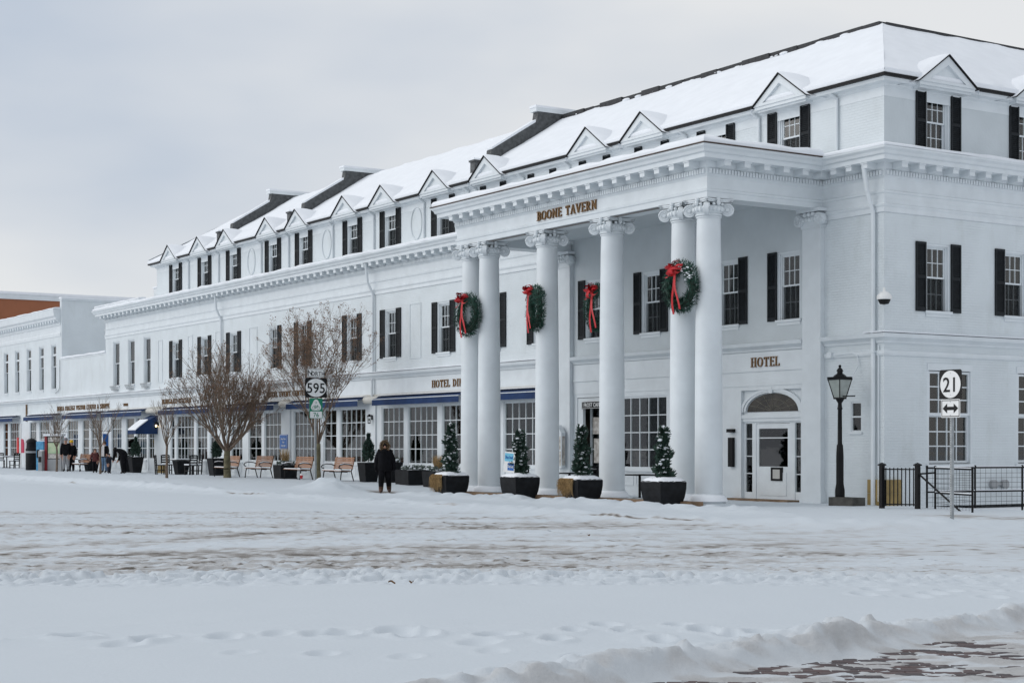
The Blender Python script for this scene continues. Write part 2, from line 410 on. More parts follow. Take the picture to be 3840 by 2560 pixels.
def snow_ground_mat():
    m = bpy.data.materials.new('ground snow'); m.use_nodes = True
    t = m.node_tree; b = t.nodes['Principled BSDF']; b.inputs['Roughness'].default_value = .7; b.inputs['Specular IOR Level'].default_value = .3
    at = t.nodes.new('ShaderNodeAttribute'); at.attribute_name = 'slush'
    tcn = t.nodes.new('ShaderNodeTexCoord')
    n = t.nodes.new('ShaderNodeTexNoise'); n.inputs['Scale'].default_value = 5; n.inputs['Detail'].default_value = 6; n.inputs['Roughness'].default_value = .7
    t.links.new(tcn.outputs['Object'], n.inputs[0])
    ad = t.nodes.new('ShaderNodeMath'); ad.operation = 'MULTIPLY_ADD'; ad.inputs[1].default_value = .5; ad.inputs[2].default_value = -.25
    t.links.new(n.outputs[0], ad.inputs[0])
    sm = t.nodes.new('ShaderNodeMath'); sm.operation = 'ADD'; t.links.new(at.outputs['Fac'], sm.inputs[0])
    ml = t.nodes.new('ShaderNodeMath'); ml.operation = 'MULTIPLY'; t.links.new(ad.outputs[0], ml.inputs[0]); t.links.new(at.outputs['Fac'], ml.inputs[1])
    m3 = t.nodes.new('ShaderNodeMath'); m3.operation = 'MULTIPLY'; m3.inputs[1].default_value = 2.2; t.links.new(ml.outputs[0], m3.inputs[0]); t.links.new(m3.outputs[0], sm.inputs[1])
    r = t.nodes.new('ShaderNodeValToRGB'); e = r.color_ramp.elements
    e[0].position = 0; e[0].color = (.555,.60,.64,1); e[1].position = 1; e[1].color = (.11,.095,.08,1)
    x = e.new(.28); x.color = (.45,.455,.46,1); x = e.new(.62); x.color = (.26,.245,.23,1)
    t.links.new(sm.outputs[0], r.inputs[0]); t.links.new(r.outputs[0], b.inputs['Base Color'])
    n2 = t.nodes.new('ShaderNodeTexNoise'); n2.inputs['Scale'].default_value = 22; n2.inputs['Detail'].default_value = 5
    t.links.new(tcn.outputs['Object'], n2.inputs[0])
    bp = t.nodes.new('ShaderNodeBump'); bp.inputs['Distance'].default_value = .02
    ms = t.nodes.new('ShaderNodeMath'); ms.operation = 'MULTIPLY_ADD'; ms.inputs[1].default_value = 1.6; ms.inputs[2].default_value = .14
    t.links.new(at.outputs['Fac'], ms.inputs[0]); t.links.new(ms.outputs[0], bp.inputs['Strength'])
    t.links.new(n2.outputs[0], bp.inputs['Height']); t.links.new(bp.outputs[0], b.inputs['Normal'])
    return m
GSNOW = snow_ground_mat()
def grid_mesh(name, X, Y, keep=None):
    nr, nc = X.shape
    Z, sl_ = ground(X, Y)
    idx = np.arange(nr*nc).reshape(nr, nc)
    q = np.stack([idx[:-1,:-1], idx[:-1,1:], idx[1:,1:], idx[1:,:-1]], -1).reshape(-1, 4)
    if keep is not None:
        kc = keep(X, Y)
        k = kc[:-1,:-1]
        q = q[k.reshape(-1)]
    me = bpy.data.meshes.new(name)
    me.vertices.add(nr*nc); me.vertices.foreach_set('co', np.stack([X,Y,Z],-1).reshape(-1).astype(np.float32))
    me.loops.add(q.size); me.loops.foreach_set('vertex_index', q.reshape(-1).astype(np.int32))
    me.polygons.add(len(q)); me.polygons.foreach_set('loop_start', np.arange(0, q.size, 4, dtype=np.int32))
    me.polygons.foreach_set('use_smooth', np.ones(len(q), dtype=bool))
    a = me.attributes.new('slush', 'FLOAT', 'POINT'); a.data.foreach_set('value', sl_.reshape(-1).astype(np.float32))
    me.update(calc_edges=True); me.materials.append(GSNOW); return me
def rot_grid(d0, d1, r0, r1, sd, sr):
    d = np.arange(d0, d1+sd/2, sd); r = np.arange(r0, r1+sr/2, sr)
    Rr, D = np.meshgrid(r, d)
    return CAM.x+Rr*RGT.x+D*FWD.x, CAM.y+Rr*RGT.y+D*FWD.y
st = lambda o: tag(o, kind='structure')
X, Y = rot_grid(7.0, 24.0, -10.5, 10.5, .04, .035)
st(put('snow_street', grid_mesh('snow_street', X, Y, lambda x, y: y < -13.9)))
X, Y = rot_grid(23.96, 66.0, -27, 27, .085, .085)
st(put('snow_street', grid_mesh('snow_street', X, Y, lambda x, y: y < -13.9)))
xs = np.arange(-104, 24, .13); ys = np.arange(-14.0, .6, .10)
X, Y = np.meshgrid(xs, ys)
st(put('snow_pavement', grid_mesh('snow_pavement', X, Y)))
g = MB().quad((-900,-900,-.09),(900,-900,-.09),(900,900,-.09),(-900,900,-.09))
st(g.build('ground', SNOW))

# brick walk under the snow at the lower right
walk = st(MB().quad(*[tuple(CAM+RGT*a+FWD*b+Vector((0,0,-1.6-.047))) for a, b in ((-1.5,6.8),(7,6.8),(7,17),(-1.5,17))]).build('brick_walk', mat('sand bed', (.12,.09,.08), .9)))
BRK = [mat('paver %d' % k, c, .75, .2, 6, .3, 40) for k, c in enumerate(((.075,.055,.056),(.092,.063,.062),(.060,.050,.053)))]
bm_ = MB(); a, b, e = .099, .049, .006
bm_.hexa([(-a,-b,-.06),(a,-b,-.06),(a,b,-.06),(-a,b,-.06),(-a,-b,-e),(a,-b,-e),(a,b,-e),(-a,b,-e)])
i = len(bm_.v)
bm_.hexa([(-a,-b,-e),(a,-b,-e),(a,b,-e),(-a,b,-e),(-a+e,-b+e,0),(a-e,-b+e,0),(a-e,b-e,0),(-a+e,b-e,0)])
BME = [bm_.mesh('brick', k) for k in BRK]
cells = []
for row in range(0, 80):
    for c in range(0, 34):
        r_ = -.6+c*.206+(.103 if row % 2 else 0); d_ = 9.6+row*.105
        if d_ > 10.4+(r_+.05)*.92+.15 or r_ > d_*.335 or r_ < -.6: continue
        cells.append((d_, r_))
vis = []; rest = MB()
P = np.array(cells); px = CAM.x+P[:,1]*RGT.x+P[:,0]*FWD.x; py = CAM.y+P[:,1]*RGT.y+P[:,0]*FWD.y
hh = ground(px, py)[0]
order = [k for k in np.argsort(P[:,0]) if hh[k] < .004 and P[k,0] > 10.4]
BR = random.Random(5)
for n_, k in enumerate(order):
    z = -.004+BR.uniform(-.003,.003)
    if n_ < 290:
        o = put('brick', BME[BR.randrange(3)], walk, (px[k], py[k], z), math.atan2(RGT.y, RGT.x)+BR.uniform(-.015,.015))
    else:
        rest.add(bm_, Matrix.Translation((px[k], py[k], z)) @ Matrix.Rotation(math.atan2(RGT.y, RGT.x), 4, 'Z'))
if rest.v: tag(rest.build('brick_paving', BRK[0], walk), kind='stuff')
# ------------------------------------------------------------------ the hotel
HOTEL = thing('hotel_building', 'long white three-storey hotel with black shutters, snowy roof and columned portico', 'building')
def sweep(m, path, prof, closed_ends=True):
    n = len(path); np_ = len(prof)
    offs = []
    for k in range(n):
        ns = []
        for a, b in ((k-1,k),(k,k+1)):
            if a >= 0 and b < n:
                dx, dy = path[b][0]-path[a][0], path[b][1]-path[a][1]; l = math.hypot(dx, dy)
                ns.append((dy/l, -dx/l))
        if len(ns) == 2 and abs(ns[0][0]*ns[1][0]+ns[0][1]*ns[1][1]) < .5: offs.append((ns[0][0]+ns[1][0], ns[0][1]+ns[1][1]))
        else: offs.append(ns[0])
    i = len(m.v)
    for k in range(n):
        for o, z in prof: m.v.append((path[k][0]+offs[k][0]*o, path[k][1]+offs[k][1]*o, z))
    for k in range(n-1):
        for j in range(np_-1):
            a = i+k*np_+j; b = a+np_
            m.f.append((a, b, b+1, a+1))
    if closed_ends:
        m.f.append(tuple(i+j for j in range(np_))); m.f.append(tuple(i+(n-1)*np_+np_-1-j for j in range(np_)))
    return m
def wall(name, face, a0, a1, z0, z1, holes, material, parent, plane=0., depth=.22):
    """wall with rectangular openings; holes (a0,a1,z0,z1)"""
    m = MB()
    def T(a, o, z): return (a, plane+o, z) if face == 'A' else (plane-o, a, z)   # o = inward
    hs = [h for h in holes if h[1] > a0 and h[0] < a1 and h[3] > z0 and h[2] < z1]
    hs = [(max(h[0],a0), min(h[1],a1), max(h[2],z0), min(h[3],z1)) for h in hs]
    A_ = sorted({a0, a1, *[h[0] for h in hs], *[h[1] for h in hs]}); Z_ = sorted({z0, z1, *[h[2] for h in hs], *[h[3] for h in hs]})
    for i in range(len(A_)-1):
        for j in range(len(Z_)-1):
            ca, cz = (A_[i]+A_[i+1])/2, (Z_[j]+Z_[j+1])/2
            if any(h[0] < ca < h[1] and h[2] < cz < h[3] for h in hs): continue
            m.quad(T(A_[i],0,Z_[j]), T(A_[i+1],0,Z_[j]), T(A_[i+1],0,Z_[j+1]), T(A_[i],0,Z_[j+1]))
    for h in hs:
        p, q, u, v = h; d = depth
        if p > a0: m.quad(T(p,0,u), T(p,0,v), T(p,d,v), T(p,d,u))
        if q < a1: m.quad(T(q,0,u), T(q,d,u), T(q,d,v), T(q,0,v))
        m.quad(T(p,0,v), T(q,0,v), T(q,d,v), T(p,d,v))
        if u > z0: m.quad(T(p,0,u), T(p,d,u), T(q,d,u), T(q,0,u))
    return m.build(name, material, parent)

# ---- window prototypes ------------------------------------------------
CACHE = {}
def shutter_mesh(h, w=.38):
    k = ('sh', round(h,2))
    if k in CACHE: return CACHE[k]
    m = MB(); x = w/2
    m.box(-x,-x+.05,-.045,-.008,0,h).box(x-.05,x,-.045,-.008,0,h)
    zs = [0, h*.46, h-.07]
    for z, t in ((0,.10),(h*.47,.08),(h-.07,.07)): m.box(-x+.05,x-.05,-.044,-.009,z,z+t)
    for z0, z1 in ((.10,h*.47),(h*.47+.08,h-.07)):
        n = max(4, int((z1-z0)/.052)); s = (z1-z0)/n
        for j in range(n):
            z = z0+s*j
            m.hexa([(-x+.05,-.040,z),(x-.05,-.040,z),(x-.05,-.018,z+s*.75),(-x+.05,-.018,z+s*.75),(-x+.05,-.034,z+.006),(x-.05,-.034,z+.006),(x-.05,-.012,z+s*.75+.006),(-x+.05,-.012,z+s*.75+.006)])
    m.box(-x+.02,x-.02,-.012,-.004,.02,h-.02)
    CACHE[k] = m.mesh('shutter', BLK); return CACHE[k]
def window_meshes(w, h, cols):
    k = ('win', round(w,2), round(h,2), cols)
    if k in CACHE: return CACHE[k]
    f = MB(); x = w/2
    f.box(-x,-x+.055,.02,.10,0,h).box(x-.055,x,.02,.10,0,h).box(-x+.055,x-.055,.02,.10,h-.06,h)
    f.box(-x+.055,-x+.10,.06,.20,0,h-.06).box(x-.10,x-.055,.06,.20,0,h-.06).box(-x+.10,x-.10,.06,.20,h-.10,h-.06)
    f.box(-x-.06,x+.06,-.06,.21,-.07,.0).box(-x-.02,x+.02,-.025,.0,-.16,-.07)
    iw = x-.10; mid = h*.5
    def sash(z0, z1, y, rows):
        s = MB(); s.box(-iw,-iw+.04,y,y+.04,z0,z1).box(iw-.04,iw,y,y+.04,z0,z1).box(-iw+.04,iw-.04,y,y+.04,z0,z0+.045).box(-iw+.04,iw-.04,y,y+.04,z1-.04,z1)
        gx0, gx1, gz0, gz1 = -iw+.04, iw-.04, z0+.045, z1-.04
        for c in range(1, cols): xx = gx0+(gx1-gx0)*c/cols; s.box(xx-.010,xx+.010,y+.006,y+.03,gz0,gz1)
        for r in range(1, rows): zz = gz0+(gz1-gz0)*r/rows; s.box(gx0,gx1,y+.008,y+.028,zz-.010,zz+.010)
        ps = [(gx0+(gx1-gx0)*(c+.5)/cols, y+.018, gz0+(gz1-gz0)*(r+.5)/rows, (gx1-gx0)/cols, (gz1-gz0)/rows) for c in range(cols) for r in range(rows)]
        return s, ps
    rows = 2 if cols > 1 else 1
    us, up = sash(mid-.02, h-.10, .10, rows); ls, lp = sash(0.0, mid+.025, .145, rows)
    pm = MB(); pw, ph = up[0][3], up[0][4]; pm.box(-pw/2,pw/2,-.003,.003,-ph/2,ph/2)
    allp = MB()
    for q in up+lp: allp.box(q[0]-q[3]/2, q[0]+q[3]/2, q[1]-.003, q[1]+.003, q[2]-q[4]/2, q[2]+q[4]/2)
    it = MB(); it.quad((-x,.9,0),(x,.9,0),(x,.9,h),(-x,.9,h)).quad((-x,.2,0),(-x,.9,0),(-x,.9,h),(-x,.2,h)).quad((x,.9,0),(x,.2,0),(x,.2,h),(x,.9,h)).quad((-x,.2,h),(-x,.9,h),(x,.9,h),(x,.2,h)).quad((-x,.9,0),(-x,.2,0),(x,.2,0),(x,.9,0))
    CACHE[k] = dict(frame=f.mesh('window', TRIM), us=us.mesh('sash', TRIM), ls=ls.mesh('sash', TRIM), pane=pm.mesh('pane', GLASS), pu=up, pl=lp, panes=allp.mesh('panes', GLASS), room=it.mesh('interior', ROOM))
    s = MB().box(-iw+.01, iw-.01, .130, .134, .01, mid-.03); CACHE[k]['screen'] = s.mesh('screen', SCRN)
    return CACHE[k]
def fold_curtain(x0, x1, z0, z1, y, amp=.03, per=.16):
    m = MB(); n = max(4, int((x1-x0)/per*6)); pts = []
    for i in range(n+1):
        x = x0+(x1-x0)*i/n; pts.append((x, y+amp*math.sin(2*math.pi*(x-x0)/per)))
    for a, b in zip(pts[:-1], pts[1:]): m.quad((a[0],a[1],z0),(b[0],b[1],z0),(b[0],b[1],z1),(a[0],a[1],z1))
    return m
WR = random.Random(11)
def sash_window(face, c, z0, z1, w=.92, cols=3, sh='LR', plane=0., single=False, screen=True, style=None, parent=None):
    h = z1-z0; M_ = window_meshes(w, h, cols)
    loc, rz = ((c, plane, z0), 0) if face == 'A' else ((plane, c, z0), math.pi/2)
    o = put('window', M_['frame'], parent or HOTEL, loc, rz)
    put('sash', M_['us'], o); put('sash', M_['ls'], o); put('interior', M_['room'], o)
    if single:
        for q in M_['pu']+M_['pl']:
            put('pane', M_['pane'], o, q[:3], 0, (1,1,q[4]/M_['pu'][0][4]))
    else: tag(put('panes', M_['panes'], o), kind='stuff')
    if screen: put('screen', M_['screen'], o)
    style = style or WR.choice(['side','shade','shade','sheer','sheer'])
    x = w/2-.08; key = ('cur', style, round(w,2), round(h,2))
    if key not in CACHE:
        m = MB()
        if style == 'side': m.add(fold_curtain(-x, -x*.16, .05, h-.1, .235)); m.add(fold_curtain(x*.16, x, .05, h-.1, .235)); mt = CURTW
        elif style == 'shade': m.box(-x, x, .21, .215, h*.48, h-.08); m.add(fold_curtain(-x,-x*.5,.05,h*.48,.24)); m.add(fold_curtain(x*.5,x,.05,h*.48,.24)); mt = CURT
        elif style == 'sheer': m.add(fold_curtain(-x, x, .05, h-.1, .235, .02, .13)); mt = CURT
        else:
            for j in range(int(h/.09)): m.hexa([(-x,.25,.05+j*.09),(x,.25,.05+j*.09),(x,.29,.10+j*.09),(-x,.29,.10+j*.09),(-x,.25,.06+j*.09),(x,.25,.06+j*.09),(x,.29,.11+j*.09),(-x,.29,.11+j*.09)])
            mt = CURT
        CACHE[key] = m.mesh('curtain', mt)
    put('curtain', CACHE[key], o)
    for s_ in sh:
        sg = -1 if s_ == 'L' else 1
        put('shutter', shutter_mesh(h+.04), o, (sg*(w/2+.025+.19), 0, -.02))
    return (c-w/2, c+w/2, z0, z1)
def storefront(face, a0, a1, z0, z1, cols, rows, single=False, plane=0., door=False, parent=None, glass=GLASS, name=None):
    w = a1-a0; h = z1-z0; k = ('sf', round(w,2), round(h,2), cols, rows, door)
    fz = .62 if door else 0
    if k not in CACHE:
        f = MB(); x = w/2
        f.box(-x,-x+.06,.03,.13,0,h).box(x-.06,x,.03,.13,0,h).box(-x+.06,x-.06,.03,.13,h-.06,h).box(-x+.06,x-.06,.03,.13,0,.07+fz)
        if door: f.box(-x+.12,x-.12,.022,.03,.10,fz-.04)
        gx0, gx1, g0, g1 = -x+.06, x-.06, .07+fz, h-.06
        for c in range(1, cols): xx = gx0+(gx1-gx0)*c/cols; f.box(xx-.014,xx+.014,.055,.10,g0,g1)
        for r in range(1, rows): zz = g0+(g1-g0)*r/rows; f.box(gx0,gx1,.058,.098,zz-.016,zz+.016)
        pw, ph = (gx1-gx0)/cols, (g1-g0)/rows
        pm = MB().box(-pw/2,pw/2,-.003,.003,-ph/2,ph/2)
        pos = [(gx0+pw*(c+.5), .08, g0+ph*(r+.5)) for c in range(cols) for r in range(rows)]
        al = MB()
        for q in pos: al.box(q[0]-pw/2,q[0]+pw/2,.077,.083,q[2]-ph/2,q[2]+ph/2)
        CACHE[k] = (f.mesh('window', TRIM), pm.mesh('pane', glass), pos, al.mesh('panes', glass))
    fm, pm, pos, al = CACHE[k]; c = (a0+a1)/2
    loc, rz = ((c, plane, z0), 0) if face == 'A' else ((plane, c, z0), math.pi/2)
    o = put(name or ('door' if door else 'window'), fm, parent or HOTEL, loc, rz)
    if single:
        for q in pos: put('pane', pm, o, q)
    else: tag(put('panes', al, o), kind='stuff')
    return o

# ---- openings ----------------------------------------------------------
H2, H3, HG = [], [], []
for c, sh in ((-50.09,'LR'),(-46.22,'LR'),(-42.58,'LR'),(-38.05,'R'),(-34.95,'LR'),(-30.25,'LR'),(-26.9,'LR'),(-22.72,'LR'),(-19.2,'LR'),(-16.1,'LR'),(-13.0,'LR'),(-9.95,'LR'),(-6.25,'LR'),(-3.64,'L')):
    H2.append(sash_window('A', c, 5.14, 7.04, .92, 3, sh, single=c > -17))
for c in (-59.2, -56.75, -54.3):
    H2.append(sash_window('A', c, 5.0, 7.5, 1.05, 1, '', screen=False, style='side'))
    b = MB().box(-.5,.5,-.22,-.19,-.02,.02).box(-.5,.5,-.05,-.02,-.02,.02)
    for j in range(7): b.tube((-.48+j*.16,-.21,.0),(-.42+j*.14,-.12,-.2),.012,n=4)
    b.box(-.42,.42,-.16,-.03,-.22,-.19)
    b.build('window_basket', STEEL, HOTEL, (c,0,4.96))
for c in (-50.09,-46.2,-42.6,-38.08,-34.86,-30.2,-26.91,-22.76,-19.2,-16.05,-12.95,-9.9,-6.8,-3.64):
    H3.append(sash_window('A', c, 9.42, 11.04, .92, 3, 'LR', single=c > -4))
B2 = [sash_window('B', c, 5.2, 7.0, .9, 3, 'LR', single=True, style=s) for c, s in ((2.0,'sheer'),(5.07,'blind'),(8.2,'side'),(11.4,'side'))]
B3 = [sash_window('B', c, 9.42, 11.06, .9, 3, 'LR', single=c < 6, style=s, screen=False) for c, s in ((2.0,'shade'),(5.65,'blind'),(9.2,'side'))]
# ground floor shop fronts: (x0, x1, columns, door, one-by-one panes)
SF = [(-27.67,-25.84,4,0,1),(-25.51,-23.21,5,0,1),(-22.87,-20.97,4,0,1),(-18.52,-16.25,5,0,1),(-11.6,-9.15,5,0,1),
      (-35.92,-33.78,5,0,1),(-32.95,-31.7,2,1,0),(-31.38,-29.06,5,0,1),(-42.93,-41.57,3,0,0),(-40.87,-39.38,2,1,0),(-39.07,-37.24,4,0,1),
      (-50.85,-50.3,1,0,0),(-50.01,-47.63,5,0,0),(-47.31,-45.89,3,0,0),(-45.57,-44.6,2,1,0),(-57.62,-56.32,1,1,0),(-55.97,-54.38,4,0,0),
      (-60.02,-58.35,4,0,0),(-54.1,-53.25,2,1,0)]
SFL = [(-68.0,-65.98,4,0,0),(-65.12,-63.92,1,1,0),(-63.58,-61.65,4,0,0),(-75.76,-74.34,3,0,0),(-73.7,-71.65,4,0,0),(-70.9,-69.7,1,0,0),(-81.79,-80.74,1,1,0),(-80.29,-78.08,5,0,0),(-85.5,-83.0,4,0,0)]
for x0, x1, c, dr, sg in SF:
    z0 = .27 if dr else .88
    storefront('A', x0, x1, z0, 3.17, c, 4, bool(sg), door=bool(dr)); HG.append((x0, x1, z0, 3.17))
BG = []
for a in (1.66, 5.18, 8.7):
    o = storefront('B', a, a+1.6, 2.42, 3.60, 4, 3, True); storefront('B', a, a+1.6, 1.14, 2.44, 4, 3, True, plane=-.05)
    fr = MB().box(-.87,-.8,.0,.20,0,2.6).box(.8,.87,.0,.20,0,2.6).box(-.87,.87,-.02,.2,2.5,2.68).box(-.92,.92,-.06,.2,-.12,0).build('window_casing', TRIM, HOTEL, (0, a+.8, 1.12), math.pi/2)
    it = MB().box(-.8,.8,.7,.72,0,2.5)
    it.build('interior', ROOM, fr)
    lv = MB()
    for s_ in (-.58,-.2,.2,.58):
        for j in range(13): lv.hexa([(s_-.15,.26,.08+j*.09),(s_+.15,.26,.08+j*.09),(s_+.15,.31,.15+j*.09),(s_-.15,.31,.15+j*.09),(s_-.15,.25,.09+j*.09),(s_+.15,.25,.09+j*.09),(s_+.15,.30,.16+j*.09),(s_-.15,.30,.16+j*.09)])
        lv.box(s_-.19,s_-.15,.25,.30,.05,1.28).box(s_+.15,s_+.19,.25,.30,.05,1.28)
    lv.build('louvred_blind', mat('green grey louvres', (.10,.115,.095), .7), fr)
    BG.append((a-.07, a+1.67, 1.12, 3.72))
for face, hs, pl in (('B',B2,0),):
    pass

# ---- walls --------------------------------------------------------------
door_hole = (-5.68, -3.16, .04, 3.2); cafe_hole = (-13.95, -12.45, .04, 3.2); small_hole = (-1.22,-.83,1.98,2.78)
wall('wall', 'A', -61, -14.9, 0, 3.7, HG, TRIM, HOTEL)
wall('wall', 'A', -14.9, -2.2, 0, 3.7, HG+[door_hole, cafe_hole], TRIM, HOTEL)
wall('wall', 'A', -2.2, 0, 0, 9.0, [small_hole], WALL, HOTEL)
wall('wall', 'A', -61, -14.9, 3.7, 9.0, H2, WALL, HOTEL)
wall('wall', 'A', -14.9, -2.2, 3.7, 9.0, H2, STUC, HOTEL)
wall('wall', 'A', -52.84, 0, 9.0, 11.4, H3, WALL, HOTEL)
wall('wall', 'B', 0, 26, 0, 9.0, B2+BG, WALL, HOTEL)
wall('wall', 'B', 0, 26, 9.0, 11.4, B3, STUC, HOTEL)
m = MB(); m.quad((-52.84,0,9),(-52.84,7.8,9),(-52.84,7.8,11.4),(-52.84,0,11.4)).quad((-61,0,0),(-61,10,0),(-61,10,9.2),(-61,0,9.2)).quad((-61,10,0),(-7.8,10,0),(-7.8,10,11.4),(-61,10,11.4)).quad((-7.8,10,0),(-7.8,26,0),(-7.8,26,11.4),(-7.8,10,11.4)).quad((-61,.0,9.1),(-52.84,.0,9.1),(-52.84,10,9.1),(-61,10,9.1))
m.quad((-52.84,7.8,9.1),(-7.8,7.8,9.1),(-7.8,10,9.1),(-52.84,10,9.1)).quad((-7.8,26,0),(0,26,0),(0,26,11.4),(-7.8,26,11.4))
m.build('wall', WALL, HOTEL)
MB().box(-54.9,-52.9,.6,1.6,9.1,10.15).build('parapet_block', TRIM, HOTEL)
MB().box(-54.95,-52.86,.55,1.65,10.15,10.22).build('snow', SNOW, HOTEL)
# dim shop interior behind the ground floor glass
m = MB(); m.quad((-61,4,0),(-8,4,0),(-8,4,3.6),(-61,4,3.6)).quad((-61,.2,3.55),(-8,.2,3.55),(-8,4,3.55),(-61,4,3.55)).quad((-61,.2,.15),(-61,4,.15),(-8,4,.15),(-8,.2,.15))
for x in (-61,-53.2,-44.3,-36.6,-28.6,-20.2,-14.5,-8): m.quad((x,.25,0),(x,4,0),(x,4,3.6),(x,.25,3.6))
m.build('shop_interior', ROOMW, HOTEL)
for x0, x1, st_ in ((-35.9,-35.2,'c'),(-34.4,-33.8,'c'),(-31.3,-30.5,'c'),(-30.2,-29.9,'c'),(-29.5,-29.1,'c'),(-39.0,-38.6,'c'),(-37.7,-37.3,'c'),(-32.9,-32.3,'c'),(-49.9,-49.5,'c'),(-48.6,-48.3,'c'),(-27.6,-26.6,'c'),(-25.4,-25.1,'c'),(-22.8,-22.3,'c'),(-42.8,-42.4,'c'),(-47.2,-46.8,'c'),(-18.4,-18.1,'c')):
    fold_curtain(x0, x1, .6, 3.15, .35, .03, .13).build('curtain', CURTW, HOTEL)
for x0, x1, z in ((-27.6,-25.9,2.78),(-25.45,-23.25,2.78),(-22.8,-21,2.78),(-18.5,-16.3,2.86),(-35.9,-33.8,2.62),(-31.3,-29.1,2.72),(-32.9,-31.75,2.6),(-38.95,-37.3,2.62),(-42.9,-41.6,2.72)):
    MB().box(x0,x1,.24,.25,z,3.14).build('roller_shade', SHADE, HOTEL)
MB().box(-40.8,-39.45,.2,.21,.3,3.12).build('roller_shade', SHADE, HOTEL)
for x, w, z1 in ((-25.1,.5,1.5),(-24.3,.55,1.3),(-23.6,.45,1.35),(-26.6,.5,1.35),(-17.4,.6,1.3),(-10.2,.5,1.35),(-22.1,.5,1.4)):
    MB().lathe([(.42*w/.5,.55),(.36*w/.5,1.05),(.32*w/.5,1.1),(.05,1.12),(.13,1.2),(.02,z1)], 12).build('dining_table_cloth', mat('table linen', (.42,.52,.62), .9, .2, 3), HOTEL, (x,1.1,0), smooth=True)
ch = MB()
for k in range(6):
    t = k*math.pi/3; ch.ball((.22*math.cos(t), .22*math.sin(t), 0), .028, 6, 4)
ch.build('chandelier_bulb', WARM, HOTEL, (-17.2,1.6,2.55))
ca = MB()
for k in range(6):
    t = k*math.pi/3; ca.tube((0,0,.35),(.22*math.cos(t), .22*math.sin(t), -.05),.012,n=4)
ca.tube((0,0,.3),(0,0,1.0),.012,n=4); ca.build('chandelier', DARK, HOTEL, (-17.2,1.6,2.55))

# ---- entablature --------------------------------------------------------
XL, XR, YF = -14.95, -2.30, -4.05
ENT = [(-61,2.5),(-61,0),(XL,0),(XL,YF),(XR,YF),(XR,0),(0,0),(0,26)]
prof = [(.004,8.06),(.004,8.07),(.015,8.20),(.04,8.22),(.05,8.27),(.012,8.295),(.004,8.30),(.004,8.60),(.02,8.62),(.05,8.66),(.05,8.80),(.09,8.84),(.10,8.985),(.47,8.99),(.48,9.10),(.53,9.13),(.56,9.20),(.62,9.26),(.63,9.31),(0,9.33)]
sweep(MB(), ENT, prof).build('cornice', TRIM, HOTEL)
low = [(.003,7.70),(.035,7.72),(.035,7.84),(.06,7.88),(.07,7.92),(.02,7.95),(.02,8.06),(0,8.065)]
sweep(MB(), [(-61,2.5),(-61,0),(XL,0)], low).build('architrave', TRIM, HOTEL)
sweep(MB(), [(XR,0),(0,0),(0,26)], low).build('architrave', TRIM, HOTEL)
# moulded band joining the dentils, then one modillion after the other
den = MB(); mod = MB()
mod.hexa([(-.105,-.43,8.84),(.105,-.43,8.84),(.105,-.09,8.815),(-.105,-.09,8.815),(-.105,-.43,8.955),(.105,-.43,8.955),(.105,-.09,8.955),(-.105,-.09,8.955)])
mod.box(-.12,.12,-.455,-.09,8.955,8.988)
MODM = mod.mesh('modillion', TRIM)
for (a, b) in zip(ENT[:-1], ENT[1:]):
    L = math.hypot(b[0]-a[0], b[1]-a[1]); ux, uy = (b[0]-a[0])/L, (b[1]-a[1])/L; rz = math.atan2(uy, ux); nx, ny = uy, -ux
    n = max(1, round(L/.63)); off = .0
    for k in range(n):
        s_ = (k+.5)*L/n
        if b[1] == 26 and s_ > 11: break
        put('modillion', MODM, HOTEL, (a[0]+ux*s_, a[1]+uy*s_, 0), rz)
    n = round(L/.105)
    for k in range(n):
        s_ = (k+.5)*L/n
        if b[1] == 26 and s_ > 12: break
        T = Matrix.Translation((a[0]+ux*s_, a[1]+uy*s_, 0)) @ Matrix.Rotation(rz, 4, 'Z')
        den.add(MB().box(-.036,.036,-.105,-.049,8.675,8.79), T)
tag(den.build('dentil_course', TRIM, HOTEL), kind='stuff')
